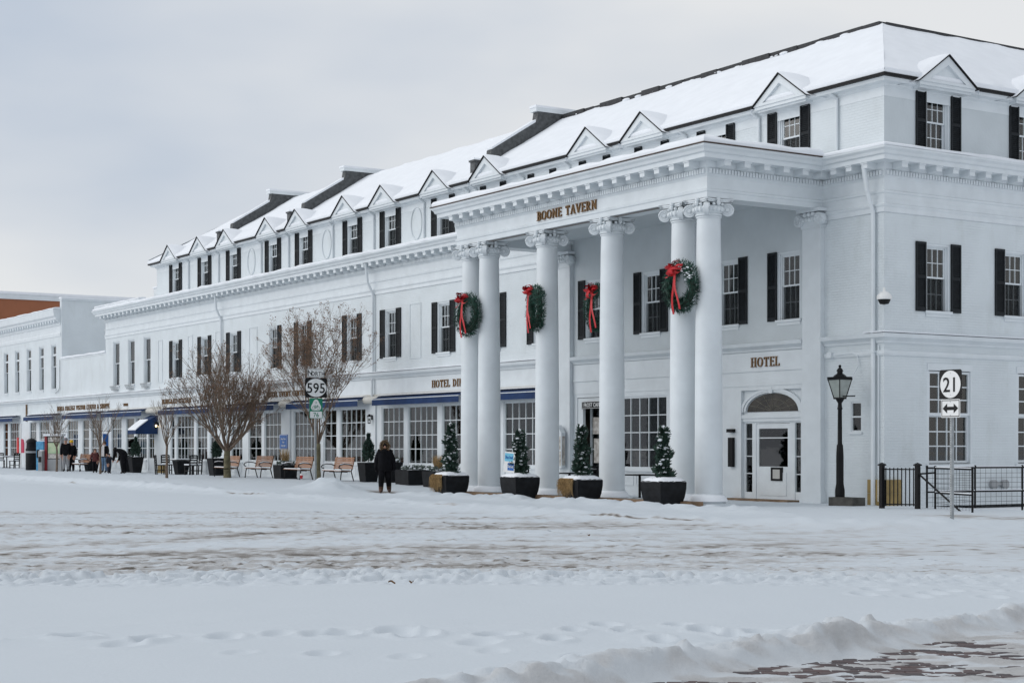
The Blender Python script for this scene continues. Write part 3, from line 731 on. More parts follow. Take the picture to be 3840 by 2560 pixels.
# brown drip edge of the portico roof and its snow
sweep(MB(), [(XL,0),(XL,YF),(XR,YF),(XR,-.6)], [(.6,9.315),(.655,9.315),(.655,9.345),(.6,9.345)]).build('drip_edge', BROWN, HOTEL)
def snow_strip(path, w0, w1, z, t, name='snow', parent=HOTEL, step=.5):
    """rounded, slightly uneven snow lying on a ledge"""
    pts = [path[0]]
    for a, b in zip(path[:-1], path[1:]):
        L = math.hypot(b[0]-a[0], b[1]-a[1]); n = max(1, int(L/step))
        for k in range(1, n+1): pts.append((a[0]+(b[0]-a[0])*k/n, a[1]+(b[1]-a[1])*k/n))
    m = MB(); rr = random.Random(len(pts)); i = 0
    tt = [t*(.8+.4*rr.random()) for _ in pts]; ee = [w1+.03*rr.uniform(-1,1) for _ in pts]
    prof_n = 6
    # reuse sweep per vertex by building manually
    offs = []
    n = len(pts)
    for k in range(n):
        ns = []
        for a, b in ((k-1,k),(k,k+1)):
            if a >= 0 and b < n:
                dx, dy = pts[b][0]-pts[a][0], pts[b][1]-pts[a][1]; l = math.hypot(dx, dy); ns.append((dy/l, -dx/l))
        if len(ns) == 2 and abs(ns[0][0]*ns[1][0]+ns[0][1]*ns[1][1]) < .5: offs.append((ns[0][0]+ns[1][0], ns[0][1]+ns[1][1]))
        else: offs.append(ns[0])
    for k in range(n):
        pr = [(w0, z), (ee[k]-.01, z), (ee[k], z+tt[k]*.45), (ee[k]-.05, z+tt[k]*.85), (ee[k]-.14, z+tt[k]), (w0, z+tt[k]*1.15)]
        for o, zz in pr: m.v.append((pts[k][0]+offs[k][0]*o, pts[k][1]+offs[k][1]*o, zz))
    for k in range(n-1):
        for j in range(prof_n-1):
            a = k*prof_n+j; b = a+prof_n; m.f.append((a, b, b+1, a+1))
    m.f.append(tuple(range(prof_n))); m.f.append(tuple((n-1)*prof_n+prof_n-1-j for j in range(prof_n)))
    return m.build(name, SNOW, parent, smooth=True)
snow_strip([(-61.5,.0),(XL-.62,0)], -.02, .60, 9.325, .12)
snow_strip([(XL,0),(XL,YF),(XR,YF),(XR,-.55)], -.1, .64, 9.348, .18)
snow_strip([(XR+.6,0),(0,0),(0,20)], -.02, .61, 9.325, .11)
MB().box(XL+.02,XR-.02,YF+.02,-.01,9.2,9.52).build('snow', SNOW, HOTEL)
MB().box(-61,-52.9,.1,9.9,9.12,9.32).build('snow', SNOW, HOTEL)
# left end: raised blocking course
MB().box(-61.5,-54.2,-.5,-.1,9.33,9.50).build('blocking_course', TRIM, HOTEL)
snow_strip([(-61.5,0),(-54.2,0)], .1, .52, 9.505, .09)
# portico beams and ceiling
pb = MB(); pb.box(XL+.004,XR-.004,YF+.004,-3.33,8.064,8.95).box(XL+.004,XL+.66,-3.33,-.02,8.062,8.95).box(XR-.66,XR-.004,-3.33,-.02,8.062,8.95)
pb.build('portico_beam', TRIM, HOTEL)
MB().box(XL+.66,XR-.66,-3.33,-.001,8.42,8.6).build('portico_ceiling', GREYP if False else STUC, HOTEL)
cm = MB()
for a, b in (((XL+.66,-3.33),(XR-.66,-3.33)),):
    cm.box(XL+.66,XR-.66,-3.33,-3.22,8.32,8.42)
cm.box(XL+.66,XL+.77,-3.22,-.001,8.32,8.42).box(XR-.77,XR-.66,-3.22,-.001,8.32,8.42).build('ceiling_moulding', TRIM, HOTEL)
sof = MB().box(XL+.12,-4.2,YF+.10,YF+.24,8.045,8.0605); sof.build('grey_soffit_strip', mat('grey soffit', (.24,.22,.21), .8, .2, 3), HOTEL)  # thin strip along the front beam's underside, coloured a darker grey
for x in (-9.0,-5.6): MB().box(x-.45,x+.45,-2.8,-2.2,8.40,8.418).build('ceiling_hatch', BRST, HOTEL)

# ---- columns with ionic capitals ---------------------------------------
def spiral_tube(m, c, r, plane_dir, side, n=30):
    pts = []
    for k in range(n+1):
        t = k/n; a = t*2*math.pi*2.2; rr = r*(1-.82*t)
        pts.append(Vector(c)+Vector(plane_dir)*(rr*math.cos(a))+Vector((0,0,rr*math.sin(a))))
    off = Vector((plane_dir[1], -plane_dir[0], 0))*side
    for k in range(n): m.tube(pts[k]+off, pts[k+1]+off, .022*(1-.5*k/n), .022*(1-.5*(k+1)/n), 5, False)
def capital_mesh():
    m = MB()
    m.lathe([(.335,0),(.36,.02),(.36,.05),(.33,.06)], 28)
    m.lathe([(.33,.06),(.40,.16),(.41,.22),(.37,.27)], 28)
    for k in range(20):
        t = 2*math.pi*k/20; m.ball((.395*math.cos(t), .395*math.sin(t), .17), .05, 6, 5, (1,1,1.35))
    # abacus with hollow sides
    ab = []
    for q in range(4):
        a0 = math.pi/4+q*math.pi/2
        for j in range(7):
            t = -1+2*j/6; s_ = .42-.09*(1-t*t); tx = t*.47
            ang = q*math.pi/2
            x, y = s_, tx
            ab.append((x*math.cos(ang)-y*math.sin(ang), x*math.sin(ang)+y*math.cos(ang)))
    m.prism(ab, .36, .40, 'z'); m.prism([(x*1.06, y*1.06) for x, y in ab], .40, .445, 'z')
    for q in range(4):
        a = math.pi/4+q*math.pi/2; d = (math.cos(a), math.sin(a), 0)
        c = Vector((d[0]*.50, d[1]*.50, .165)); ax = Vector((d[1], -d[0], 0))
        m.tube(c-ax*.055, c+ax*.055, .165, .165, 20); m.tube(c-ax*.10, c+ax*.10, .045, .045, 10)
        for s_ in (.06, -.06): spiral_tube(m, c, .15, d, s_)
        m.tube(Vector((d[0]*.30, d[1]*.30, .31)), c+Vector((0,0,.13)), .055, .05, 8)
        # leaf at the middle of each face
        b = q*math.pi/2; m.ball((.40*math.cos(b), .40*math.sin(b), .33), .075, 8, 6, (.8,.8,1)); m.ball((.39*math.cos(b), .39*math.sin(b), .42), .06, 8, 6)
        for s_ in (-1, 1):
            bb = b+s_*.35; m.ball((.40*math.cos(bb), .40*math.sin(bb), .30), .05, 7, 5, (1,1,.8))
    return m.mesh('capital', TRIM, True)
CAPM = capital_mesh()
shaft = MB().lathe([(.365,.0),(.365,.6),(.363,1.6),(.358,3.0),(.348,4.4),(.335,5.6),(.318,6.8),(.312,7.19),(.335,7.2),(.335,7.235),(.31,7.24)], 40).mesh('shaft', TRIM, True)
base = MB().lathe([(.36,.36),(.40,.34),(.40,.31),(.385,.28),(.40,.25),(.45,.23),(.475,.18),(.45,.12),(.44,.10)], 40).box(-.49,.49,-.49,.49,0,.10).mesh('base', TRIM, True)
csn = MB().lathe([(.37,.355),(.46,.30),(.50,.22),(.52,.17),(.47,.20),(.4,.3)], 26).mesh('snow', SNOW, True)
COLX = (-14.6,-13.55,-10.25,-6.95,-3.72,-2.66)
for x in COLX:
    o = put('column', shaft, HOTEL, (x,-3.70,.36)); put('capital', CAPM, o, (0,0,7.24)); put('base', base, o, (0,0,-.36)); put('snow', csn, o, (0,-.02,-.37))
for x in (-14.53, -2.57):
    p = MB().box(-.36,.36,-.16,0,.0,7.62).box(-.42,.42,-.21,0,.0,.30).box(-.39,.39,-.185,0,.30,.36).box(-.39,.39,-.19,0,7.55,7.62).build('pilaster', TRIM, HOTEL, (x,-.001,0))
    m = MB().box(-.38,.38,-.20,0,.0,.06).box(-.36,.36,-.22,0,.06,.34).box(-.46,.46,-.30,0,.36,.445)
    for s_ in (-1,1):
        c = Vector((s_*.40,-.22,.15)); m.tube(c-Vector((0,.07,0)), c+Vector((0,.07,0)), .165,.165,18); spiral_tube(m, c, .15, (1,0,0), .075)
        c = Vector((s_*.41,-.12,.15)); m.tube(c-Vector((.06,0,0)), c+Vector((.06,0,0)), .14,.14,18); spiral_tube(m, c, .13, (0,1,0), .065)
    for k in range(5): m.ball((-.24+k*.12,-.23,.16),.055,6,5,(1,1,1.3))
    for k in (-.16,0,.16): m.ball((k,-.24,.30),.07,7,5)
    m.build('capital', TRIM, p, (0,0,7.62), smooth=True)
# stone floor and steps of the portico
fl = MB().box(-15.2,-2.0,-4.35,-.02,-.1,.02); fl.build('portico_floor', BRST, HOTEL)
for k in range(7): MB().box(-15.15+k*1.87,-15.15+k*1.87+1.85,-4.78,-4.36,-.1,.17).build('step_stone', BRST, HOTEL)

# ---- belt course, fascia, panels ---------------------------------------
belt = [(0,4.29),(.04,4.30),(.06,4.36),(.15,4.42),(.19,4.44),(.22,4.54),(0,4.57)]
for pth in ([(-61,0),(-14.9,0)], [(-14.16,0),(-2.95,0)], [(-2.2,0),(0,0),(0,26)]): sweep(MB(), pth, belt).build('belt_course', TRIM, HOTEL)
band = [(0,3.96),(.03,3.97),(.05,4.02),(.05,4.10),(0,4.12)]
sweep(MB(), [(-2.19,0),(0,0),(0,26)], band).build('belt_band', TRIM, HOTEL)
snow_strip([(-61,0),(-15.2,0)], -.01, .2, 4.566, .05); snow_strip([(-.6,0),(0,0),(0,18)], -.01, .2, 4.566, .05)
MB().box(-61,-15.0,-.03,0,3.66,4.28).build('sign_fascia', TRIM, HOTEL)
MB().box(-14.15,-2.96,-.03,0,3.78,4.28).box(-14.15,-2.96,-.05,0,3.73,3.78).box(-14.15,-2.96,-.02,0,3.32,3.73).build('sign_fascia', TRIM, HOTEL)
# dado panels under shop windows, piers between
dp = MB()
for x0, x1, c, dr, sg in SF:
    if dr: continue
    n = max(1, round((x1-x0)/.8)); s_ = (x1-x0)/n
    for k in range(n):
        a, b = x0+k*s_+.06, x0+(k+1)*s_-.06
        dp.box(a,b,-.02,-.001,.36,.40).box(a,b,-.02,-.001,.70,.74).box(a,a+.04,-.02,-.001,.40,.70).box(b-.04,b,-.02,-.001,.40,.70)
    dp.box(x0-.08,x1+.08,-.05,-.001,.80,.86)
dp.build('dado_panel', TRIM, HOTEL)
for x0, x1 in ((-28.6,-28.1),(-36.95,-36.2),(-44.1,-43.4),(-53.0,-51.4),(-61,-60.5),(-20.6,-20.1)):
    MB().box(x0,x1,-.06,-.001,0,3.3).box(x0-.04,x1+.04,-.09,-.001,0,.35).build('pier', TRIM, HOTEL)
# blind panels and oval rings on the wall
def panel_ring(x0, x1, z0, z1):
    MB().box(x0,x1,-.02,-.001,z0,z0+.04).box(x0,x1,-.02,-.001,z1-.04,z1).box(x0,x0+.04,-.02,-.001,z0+.04,z1-.04).box(x1-.04,x1,-.02,-.001,z0+.04,z1-.04).build('blind_panel', WALL, HOTEL)
for x in (-24.9,-40.3,-52.3,-48.1,-44.5): panel_ring(x-.45, x+.45, 5.0, 7.15) if x > -43 else panel_ring(x-.32, x+.32, 4.95, 7.2)
for x in (-40.5,-32.6,-24.8):
    m = MB(); pts = [(x+.42*math.cos(t), -.012, 10.22+.62*math.sin(t)) for t in [2*math.pi*k/40 for k in range(41)]]
    m.path(pts, .028, 5); m.build('oval_ring', WALL, HOTEL, smooth=True)

# ---- roof ----------------------------------------------------------------
RZ = -.17
KS = (14.05-11.42)/4.25
def roof_slope(name, along, a0, a1, hipl, hipr, flip=False, n=230):
    """snow-covered slope rising inward from an eave; along 'A' or 'B'"""
    mm = 16; V = []; F = []
    for j in range(-2, mm+1):
        t = max(0, j/mm); ins = 4.25*t
        for i in range(n+1):
            u = i/n
            s0 = a0+(ins if hipl else 0); s1 = a1-(ins if hipr else 0)
            a = s0+(s1-s0)*u
            zz = 11.42+RZ+KS*ins+.13
            o = -.37+ins
            if j == -2: o = -.36; zz = 11.43+RZ
            if j == -1: o = -.385; zz = 11.50+RZ
            V.append((a, o, zz))
    V = np.array(V)
    nz = fbm(V[:,0]*.7, V[:,1]*.9, 3, 7)-.5
    V[:,2] += (.14*nz+.04*(fbm(V[:,0]*2.6, V[:,1]*2.6, 3, 8)-.5))*(V[:,1] > -.34); V[:,1] -= .02*nz*(V[:,1] <= -.34)
    if along == 'B': V = np.stack([-V[:,1], V[:,0], V[:,2]], -1)
    for j in range(mm+2):
        for i in range(n):
            a = j*(n+1)+i; F.append((a, a+1, a+n+2, a+n+1))
    m = MB(); m.v = [tuple(v) for v in V]; m.f = F
    return m.build(name, SNOW, HOTEL, smooth=True)
roof_slope('roof_snow', 'A', -53.22, .37, True, True)
roof_slope('roof_snow', 'B', -.37, 26, True, False, n=120)
m = MB(); zr = 14.05+RZ
m.quad((-48.97,3.9,zr),(-3.9,3.9,zr),(-7.8,7.9,11.3),(-53.2,8.2,11.2)).tri((-53.22,-.37,11.45),(-48.97,3.9,zr+.1),(-53.2,8.2,11.45)).quad((-3.9,3.9,zr),(-3.9,26,zr),(-8.2,26,11.4),(-7.8,7.9,11.5))
m.build('roof_back', SNOW, HOTEL)
EAV = [(-52.84,5),(-52.84,0),(0,0),(0,26)]
sweep(MB(), EAV, [(.003,10.74),(.006,10.75),(.006,10.86),(.004,10.88),(.004,10.98),(.06,11.02),(.08,11.06),(.26,11.08),(.29,11.17),(0,11.175)]).build('eave_cornice', TRIM, HOTEL)
sweep(MB(), EAV, [(.24,11.176),(.37,11.176),(.375,11.25),(.0,11.255)]).build('gutter', DARK, HOTEL)
RR_ = random.Random(4)
m = MB(); x = -21.2
while x < -4.0:
    l = RR_.uniform(.3,1.4); hgt = RR_.uniform(.06,.13); m.box(x, min(x+l,-3.9), 3.80-RR_.uniform(.0,.12), 4.0, 13.8, 14.01+hgt*.5); x += l
m.build('ridge_cap', RIDGE, HOTEL)
m = MB().box(-4.0,-3.8,3.95,26,13.85,14.03); m.build('ridge_cap', RIDGE, HOTEL)
# snow clinging on the ridge
m = MB(); x = -20
while x < -5:
    l = RR_.uniform(.15,.5)
    if RR_.random() < .55: m.ball((x+l/2,3.78,13.93), .5*l, 8, 5, (1,.4,.25))
    x += l
tag(m.build('ridge_snow', SNOW, HOTEL, smooth=True), kind='stuff')
# fire-wall parapets across the roof
def rsn(y): return 11.55+RZ+KS*(y+.37)
for x in (-20.55, -36.33, -44.39):
    t = .46
    p = MB().prism([(-.05,11.2),(.62,11.2),(.62,11.5),(2.85,13.0),(5.0,13.0),(5.0,14.10),(2.72,14.10),(2.66,rsn(2.66)+t),(.66,rsn(.66)+t),(.62,11.98),(-.05,11.98)], -.17, .17, 'x').build('parapet', SLATE, HOTEL, (x,0,0))
    MB().box(-.2,.2,-.1,.68,11.98,12.04).build('coping', SLATE, p)
    MB().box(-.22,.22,2.6,5.1,14.10,14.25).build('coping', TRIM, p)
    MB().prism([(.68,rsn(.68)+t+.01),(2.60,rsn(2.6)+t+.01),(2.60,rsn(2.6)+t+.11),(.66,rsn(.66)+t+.09)], -.18, .18, 'x').build('snow', SNOW, p)
    MB().box(-.21,.21,-.12,.68,12.041,12.10).build('snow', SNOW, p); MB().box(-.22,.22,2.58,5.1,14.251,14.33).build('snow', SNOW, p)
# dormer gablets
def dormer_meshes():
    g = MB(); hw = 1.07; zb, zt = 11.17, 11.93; k = (zt-zb)/hw
    def tri_ring(o0, o1, ow, iw, zb, zt_o, zt_i, zi):
        O = [(-ow,zb),(ow,zb),(0,zt_o)]; I = [(-iw,zi),(iw,zi),(0,zt_i)]
        for j in range(3):
            a, b = O[j], O[(j+1)%3]; c, d = I[(j+1)%3], I[j]
            g.quad((a[0],o0,a[1]),(b[0],o0,b[1]),(c[0],o0,c[1]),(d[0],o0,d[1]))
        for j in range(3):
            a, b = I[j], I[(j+1)%3]; g.quad((a[0],o0,a[1]),(b[0],o0,b[1]),(b[0],o1,b[1]),(a[0],o1,a[1]))
            a, b = O[j], O[(j+1)%3]; g.quad((a[0],o0,a[1]),(b[0],o0,b[1]),(b[0],o1+.3,b[1]),(a[0],o1+.3,a[1]))
    tri_ring(-.42, -.33, hw, .68, zb, zt, zt-.24, zb+.075)
    g.tri((-.70,-.335,zb+.065),(.70,-.335,zb+.065),(0,-.335,zt-.22))
    g.box(-hw+.02,hw-.02,-.39,.02,zb-.09,zb-.001)
    g.box(-hw+.1,hw-.1,-.32,.02,zb-.15,zb-.09)
    e = MB(); t = .035
    for s_ in (-1, 1):
        a = (s_*(hw+.05), zt-k*(hw+.05)+.01); b = (0, zt+.01)
        e.hexa([(a[0],-.47,a[1]),(b[0],-.47,b[1]),(b[0],.2,b[1]),(a[0],.2,a[1]),(a[0],-.47,a[1]+t),(b[0],-.47,b[1]+t),(b[0],.2,b[1]+t),(a[0],.2,a[1]+t)])
    # snow: a rounded saddle that runs back into the main slope, with filled valleys
    s = MB(); nx, ny = 28, 14; W_ = 1.75
    for j in range(ny+1):
        y = -.455+(1.75)*j/ny; back = min(1, max(0, (y+.455)/.55))
        for i in range(nx+1):
            x = -W_+2*W_*i/nx; ax = abs(x); lim = hw+.07+back*.62; xx = x*(lim/W_); ax = abs(xx); sm = math.sqrt(ax*ax+.05*.05+.10*.10*back)-math.sqrt(.05*.05+.10*.10*back)
            z = zt+.045+.05-k*sm*(1-.10*back)-.10*back*max(0,(y-.1))
            if ax > hw-.25: z -= .09*(1-back)*min(1,(ax-hw+.25)/.3)
            if j == 0: z = zt+.05-k*ax
            s.v.append((xx, y, z))
    for j in range(ny):
        for i in range(nx):
            q = j*(nx+1)+i; s.f.append((q,q+1,q+nx+2,q+nx+1))
    return g.mesh('dormer', TRIM), e.mesh('rake_edge', DARK), s.mesh('snow', SNOW, True)
DG, DE, DS = dormer_meshes()
def dormer(face, c):
    o = put('dormer', DG, HOTEL, (c,0,0) if face == 'A' else (0,c,0), 0 if face == 'A' else math.pi/2)
    put('rake_edge', DE, o); put('snow', DS, o)
for c in (-50.16,-46.15,-42.82,-38.05,-34.89,-30.32,-26.97,-22.83,-19.15,-12.87,-9.93,-3.6): dormer('A', c)
for c in (1.95,5.7,9.4): dormer('B', c)

# ---- downspouts, conduits -------------------------------------------------
def spout(x, y, z0, z1, r=.05, jog=None, name='downspout'):
    m = MB(); pts = [(x,y,z1)]
    for z, nx, ny in (jog or []): pts.append((nx,ny,z))
    last = pts[-1]; pts.append((last[0], last[1], z0)); m.path(pts, r, 8)
    m.ball(pts[-2], r*1.02, 8, 5); m.box(last[0]-r*1.3,last[0]+r*1.3,last[1]-r,last[1]+r*1.5,(z0+z1)*.45,(z0+z1)*.45+.05)
    m.build(name, TRIM, HOTEL, smooth=True)
for x in (-48.3,-44.4,-40.1+.75,-36.4,-32.0,-28.3,-24.2,-20.9,-20.35,-17.2,-14.4,-8.2,-4.9,-1.75):
    spout(x, -.25, 9.35, 11.08, .045, [(10.93,x+.06,-.06)])
for x, z0 in ((-44.0,4.6),(-28.3,4.6)):
    spout(x, -.40, z0, 8.98, .055, [(8.2,x,-.30),(7.75,x+.05,-.09)])
    spout(x+.05, -.13, 3.4, 4.28, .055)
spout(-.35, -.40, .02, 8.98, .06, [(8.25,-.33,-.28),(7.7,-.30,-.10)])
cn = MB(); cn.path([(-.16,-.05,.15),(-.16,-.05,4.25)], .018, 6); cn.path([(-1.75,-.06,4.05),(-1.1,-.06,4.07),(-.92,-.06,4.0),(-.86,-.06,3.75),(-.82,-.35,3.42)], .018, 6)
cn.box(-2.0,-1.85,-.12,0,3.98,4.13).build('conduit', TRIM, HOTEL)
# ------------------------------------------------------------------ lettering
def arc(cx, cy, rx, ry, a0, a1, w, n=14):
    """outline quads of an elliptic stroke, thick at the sides and thinner at top and bottom"""
    out = []
    for k in range(n):
        q = []
        for t in (a0+(a1-a0)*k/n, a0+(a1-a0)*(k+1)/n):
            c, s_ = math.cos(math.radians(t)), math.sin(math.radians(t)); ww = w*(.45+.55*abs(c))
            q.append(((cx+rx*c, cy+ry*s_), (cx+(rx-ww)*c, cy+(ry-ww)*s_)))
        out.append([q[0][0], q[1][0], q[1][1], q[0][1]])
    return out
def ln(x0, y0, x1, y1, w):
    dx, dy = x1-x0, y1-y0; l = math.hypot(dx, dy)
    if abs(dx) > abs(dy)*3: ox, oy = 0, w/2
    else: ox, oy = w/2, 0
    return [[(x0-ox,y0-oy),(x0+ox,y0+oy) if oy else (x0+ox,y0-oy),(x1+ox,y1+oy),(x1-ox,y1+oy) if not oy else (x1-ox,y1-oy)]]
def vb(x, w=.10, y0=0, y1=1): return [[(x-w/2,y0),(x+w/2,y0),(x+w/2,y1),(x-w/2,y1)]]
def hb(x0, x1, y, w=.07): return [[(x0,y-w/2),(x1,y-w/2),(x1,y+w/2),(x0,y+w/2)]]
def sf(x, y, l=.26): return hb(x-l/2, x+l/2, y+(.03 if y < .5 else -.03), .06)
def dg(x0, y0, x1, y1, w): return [[(x0-w/2,y0),(x0+w/2,y0),(x1+w/2,y1),(x1-w/2,y1)]]
GL = {
 'A': (.62, dg(.08,0,.31,1,.07)+dg(.54,0,.31,1,.10)+hb(.16,.46,.33,.06)+sf(.08,0,.2)+sf(.54,0,.22)),
 'B': (.52, vb(.13)+arc(.22,.74,.24,.26,-90,90,.095)+arc(.22,.26,.28,.26,-90,90,.095)+hb(.13,.24,.965,.07)+hb(.13,.24,.5,.06)+hb(.13,.24,.035,.07)+sf(.1,0,.2)+sf(.1,1,.2)),
 'C': (.56, arc(.32,.5,.28,.5,50,310,.095)+vb(.50,.05,.72,.98)),
 'D': (.60, vb(.13)+arc(.22,.5,.34,.5,-90,90,.10)+hb(.13,.24,.965,.07)+hb(.13,.24,.035,.07)+sf(.1,0,.2)+sf(.1,1,.2)),
 'E': (.50, vb(.13)+hb(.13,.45,.965,.07)+hb(.13,.38,.52,.06)+hb(.13,.47,.035,.07)+vb(.44,.05,.80,.96)+vb(.46,.05,.04,.22)+vb(.37,.05,.42,.62)+sf(.1,0,.2)+sf(.1,1,.2)),
 'G': (.60, arc(.32,.5,.28,.5,50,345,.095)+vb(.50,.12,.05,.44)+hb(.38,.60,.43,.05)),
 'H': (.64, vb(.14)+vb(.50)+hb(.14,.50,.52,.06)+sf(.14,0)+sf(.14,1)+sf(.50,0)+sf(.50,1)),
 'I': (.30, vb(.15)+sf(.15,0)+sf(.15,1)),
 'K': (.62, vb(.13)+dg(.18,.45,.52,1,.07)+dg(.54,0,.27,.58,.095)+sf(.13,0)+sf(.13,1)+sf(.52,1,.2)+sf(.54,0,.2)),
 'L': (.48, vb(.13)+hb(.13,.45,.035,.07)+vb(.44,.05,.04,.26)+sf(.13,1)+sf(.1,0,.2)),
 'N': (.66, vb(.13,.07)+vb(.53,.07)+dg(.53,0,.13,1,.10)+sf(.13,0,.2)+sf(.10,1,.2)+sf(.53,1,.2)),
 'O': (.62, arc(.31,.5,.29,.5,0,360,.10,22)),
 'P': (.50, vb(.13)+arc(.22,.71,.26,.29,-90,90,.095)+hb(.13,.24,.965,.07)+hb(.13,.24,.45,.06)+sf(.13,0)+sf(.1,1,.2)),
 'R': (.58, vb(.13)+arc(.22,.72,.25,.28,-90,90,.095)+hb(.13,.24,.965,.07)+hb(.13,.24,.47,.06)+dg(.50,0,.26,.48,.095)+sf(.13,0)+sf(.1,1,.2)+sf(.52,0,.16)),
 'S': (.46, arc(.23,.74,.20,.26,40,270,.11)+arc(.23,.25,.21,.27,-140,90,.11)+vb(.39,.05,.76,.97)+vb(.05,.05,.03,.24)),
 'T': (.56, vb(.28)+hb(.04,.52,.965,.07)+vb(.065,.05,.76,.96)+vb(.495,.05,.76,.96)+sf(.28,0)),
 'U': (.62, vb(.13,.13,.3,1)+vb(.50,.07,.3,1)+arc(.315,.3,.25,.3,180,360,.11)+sf(.13,1)+sf(.50,1,.2)),
 'V': (.60, dg(.30,0,.08,1,.10)+dg(.30,0,.53,1,.07)+sf(.08,1,.22)+sf(.53,1,.2)),
 '&': (.66, arc(.26,.76,.16,.24,0,360,.09)+arc(.26,.26,.24,.27,60,330,.11)+dg(.58,0,.20,.62,.11)+sf(.55,.0,.2)+dg(.44,.2,.55,.5,.06)),
 ' ': (.34, []),
}
def letters(txt, X0, X1, z0, z1, y, material, parent, depth=.035, name='lettering'):
    tot = sum(GL[c][0] for c in txt)+.07*(len(txt)-1); sx = (X1-X0)/tot; sz = z1-z0; x = 0
    grp = put(name, None, parent); grp.empty_display_size = .1
    for c in txt:
        w, polys = GL[c]
        m = MB()
        for k, p in enumerate(polys):
            yy = y-depth-k*.0004
            m.prism([(X0+(x+a)*sx, z0+b*sz) for a, b in p], yy, y+.0)
        if polys: m.build('letter', material, grp)
        x += w+.07
    return grp
letters('BOONE TAVERN', -10.22, -7.16, 8.33, 8.60, YF-.002, GOLD, HOTEL, .05)
letters('HOTEL', -5.20, -3.98, 3.86, 4.13, -.032, GOLD, HOTEL)
letters('HOTEL DINING', -23.55, -20.45, 3.82, 4.10, -.032, GOLD, HOTEL)
letters('HOTEL EVENT CENTER', -38.7, -34.5, 3.82, 4.06, -.032, GOLD, HOTEL)
letters('BLUEGRASS KITCHEN', -51.95, -47.9, 3.80, 4.05, -.032, GOLD, HOTEL)
letters('TOURS', -57.9, -57.15, 3.82, 3.97, -.032, GOLD, HOTEL)

FONTCACHE = {}
def text_mesh(txt, h, material, bold=0., depth=.003, xs=1.0):
    cu = bpy.data.curves.new('lettering', 'FONT'); cu.body = txt; cu.size = h/.72; cu.extrude = depth; cu.offset = bold*h; cu.align_x = 'CENTER'
    cu.resolution_u = 3
    ob = bpy.data.objects.new('lettering', cu); COL.objects.link(ob)
    dgp = bpy.context.evaluated_depsgraph_get(); dgp.update()
    me = bpy.data.meshes.new_from_object(ob.evaluated_get(dgp))
    COL.objects.unlink(ob); bpy.data.objects.remove(ob); bpy.data.curves.remove(cu)
    # stand upright facing -Y
    co = np.zeros(len(me.vertices)*3); me.vertices.foreach_get('co', co); co = co.reshape(-1,3)
    me.vertices.foreach_set('co', np.stack([co[:,0]*xs, -co[:,2], co[:,1]], -1).reshape(-1)); me.update()
    me.materials.clear(); me.materials.append(material); me.name = 'lettering'
    return me

# ------------------------------------------------------------------ awnings
def awning(x0, x1, label_part=None):
    w = x1-x0; x = w/2; c = (x0+x1)/2
    n = max(6, int(w/.35))
    cl = MB()
    for k in range(n):
        a, b = -x+w*k/n, -x+w*(k+1)/n; s0, s1 = .012*math.sin(k*1.7), .012*math.sin((k+1)*1.7)
        cl.quad((a,-.52,3.47),(b,-.52,3.47),(b,-.08,3.60),(a,-.08,3.60))
        cl.quad((a,-.535+s0,3.215),(b,-.535+s1,3.215),(b,-.53,3.44),(a,-.53,3.44))
        cl.quad((a,-.08,3.58),(b,-.08,3.58),(b,-.50,3.455),(a,-.50,3.455))
    o = cl.build('awning', BLUE, HOTEL, (c,0,0))
    MB().box(-x-.01,x+.01,-.55,-.50,3.44,3.468).build('front_bar', TRIM, o)
    MB().box(-x,x,-.30,-.03,3.602,3.63).build('snow', SNOW, o)
    ar = MB()
    for s_ in (-x+.15, x-.15): ar.bar((s_,-.02,3.40),(s_,-.50,3.45),.03,.04)
    ar.build('arm', TRIM, o)
    return o
for a, b in ((-27.5,-20.75),(-20.2,-15.2),(-35.6,-28.75),(-42.8,-36.9),(-51.25,-44.4),(-60.3,-53.75)): awning(a, b)
for x0, x1 in ((-28.72,-27.52),(-36.88,-35.62),(-44.38,-42.82),(-53.7,-51.3)):
    MB().tube((x0,-.17,3.46),(x1,-.17,3.46),.15,n=14).build('awning_cassette', BEIGE, HOTEL, smooth=True)
MB().box(-60.8,-15.2,-.09,-.031,3.62,3.68).build('awning_rail', BEIGE, HOTEL)
# blue entrance canopy
cn = MB(); xw = -53.15; hwid = .62
prof_c = [(-.02,3.25),(-.55,2.98),(-1.05,2.62),(-1.28,2.42)]
for s_ in (xw-hwid, xw+hwid):
    cn.f.append(tuple(len(cn.v)+k for k in range(6))); cn.v += [(s_,y,z) for y, z in prof_c]+[(s_,-1.28,2.24),(s_,-.02,2.24)]
for (y0, z0), (y1, z1) in zip(prof_c[:-1], prof_c[1:]): cn.quad((xw-hwid,y0,z0),(xw+hwid,y0,z0),(xw+hwid,y1,z1),(xw-hwid,y1,z1))
cn.quad((xw-hwid,-1.28,2.42),(xw+hwid,-1.28,2.42),(xw+hwid,-1.28,2.24),(xw-hwid,-1.28,2.24))
cno = cn.build('entrance_canopy', BLUE, HOTEL)
MB().prism([(-.60,2.965),(-1.05,2.635),(-1.27,2.445),(-1.25,2.52),(-1.03,2.70),(-.60,3.02)], xw-hwid+.02, xw+hwid-.02, 'x').build('snow', SNOW, cno)

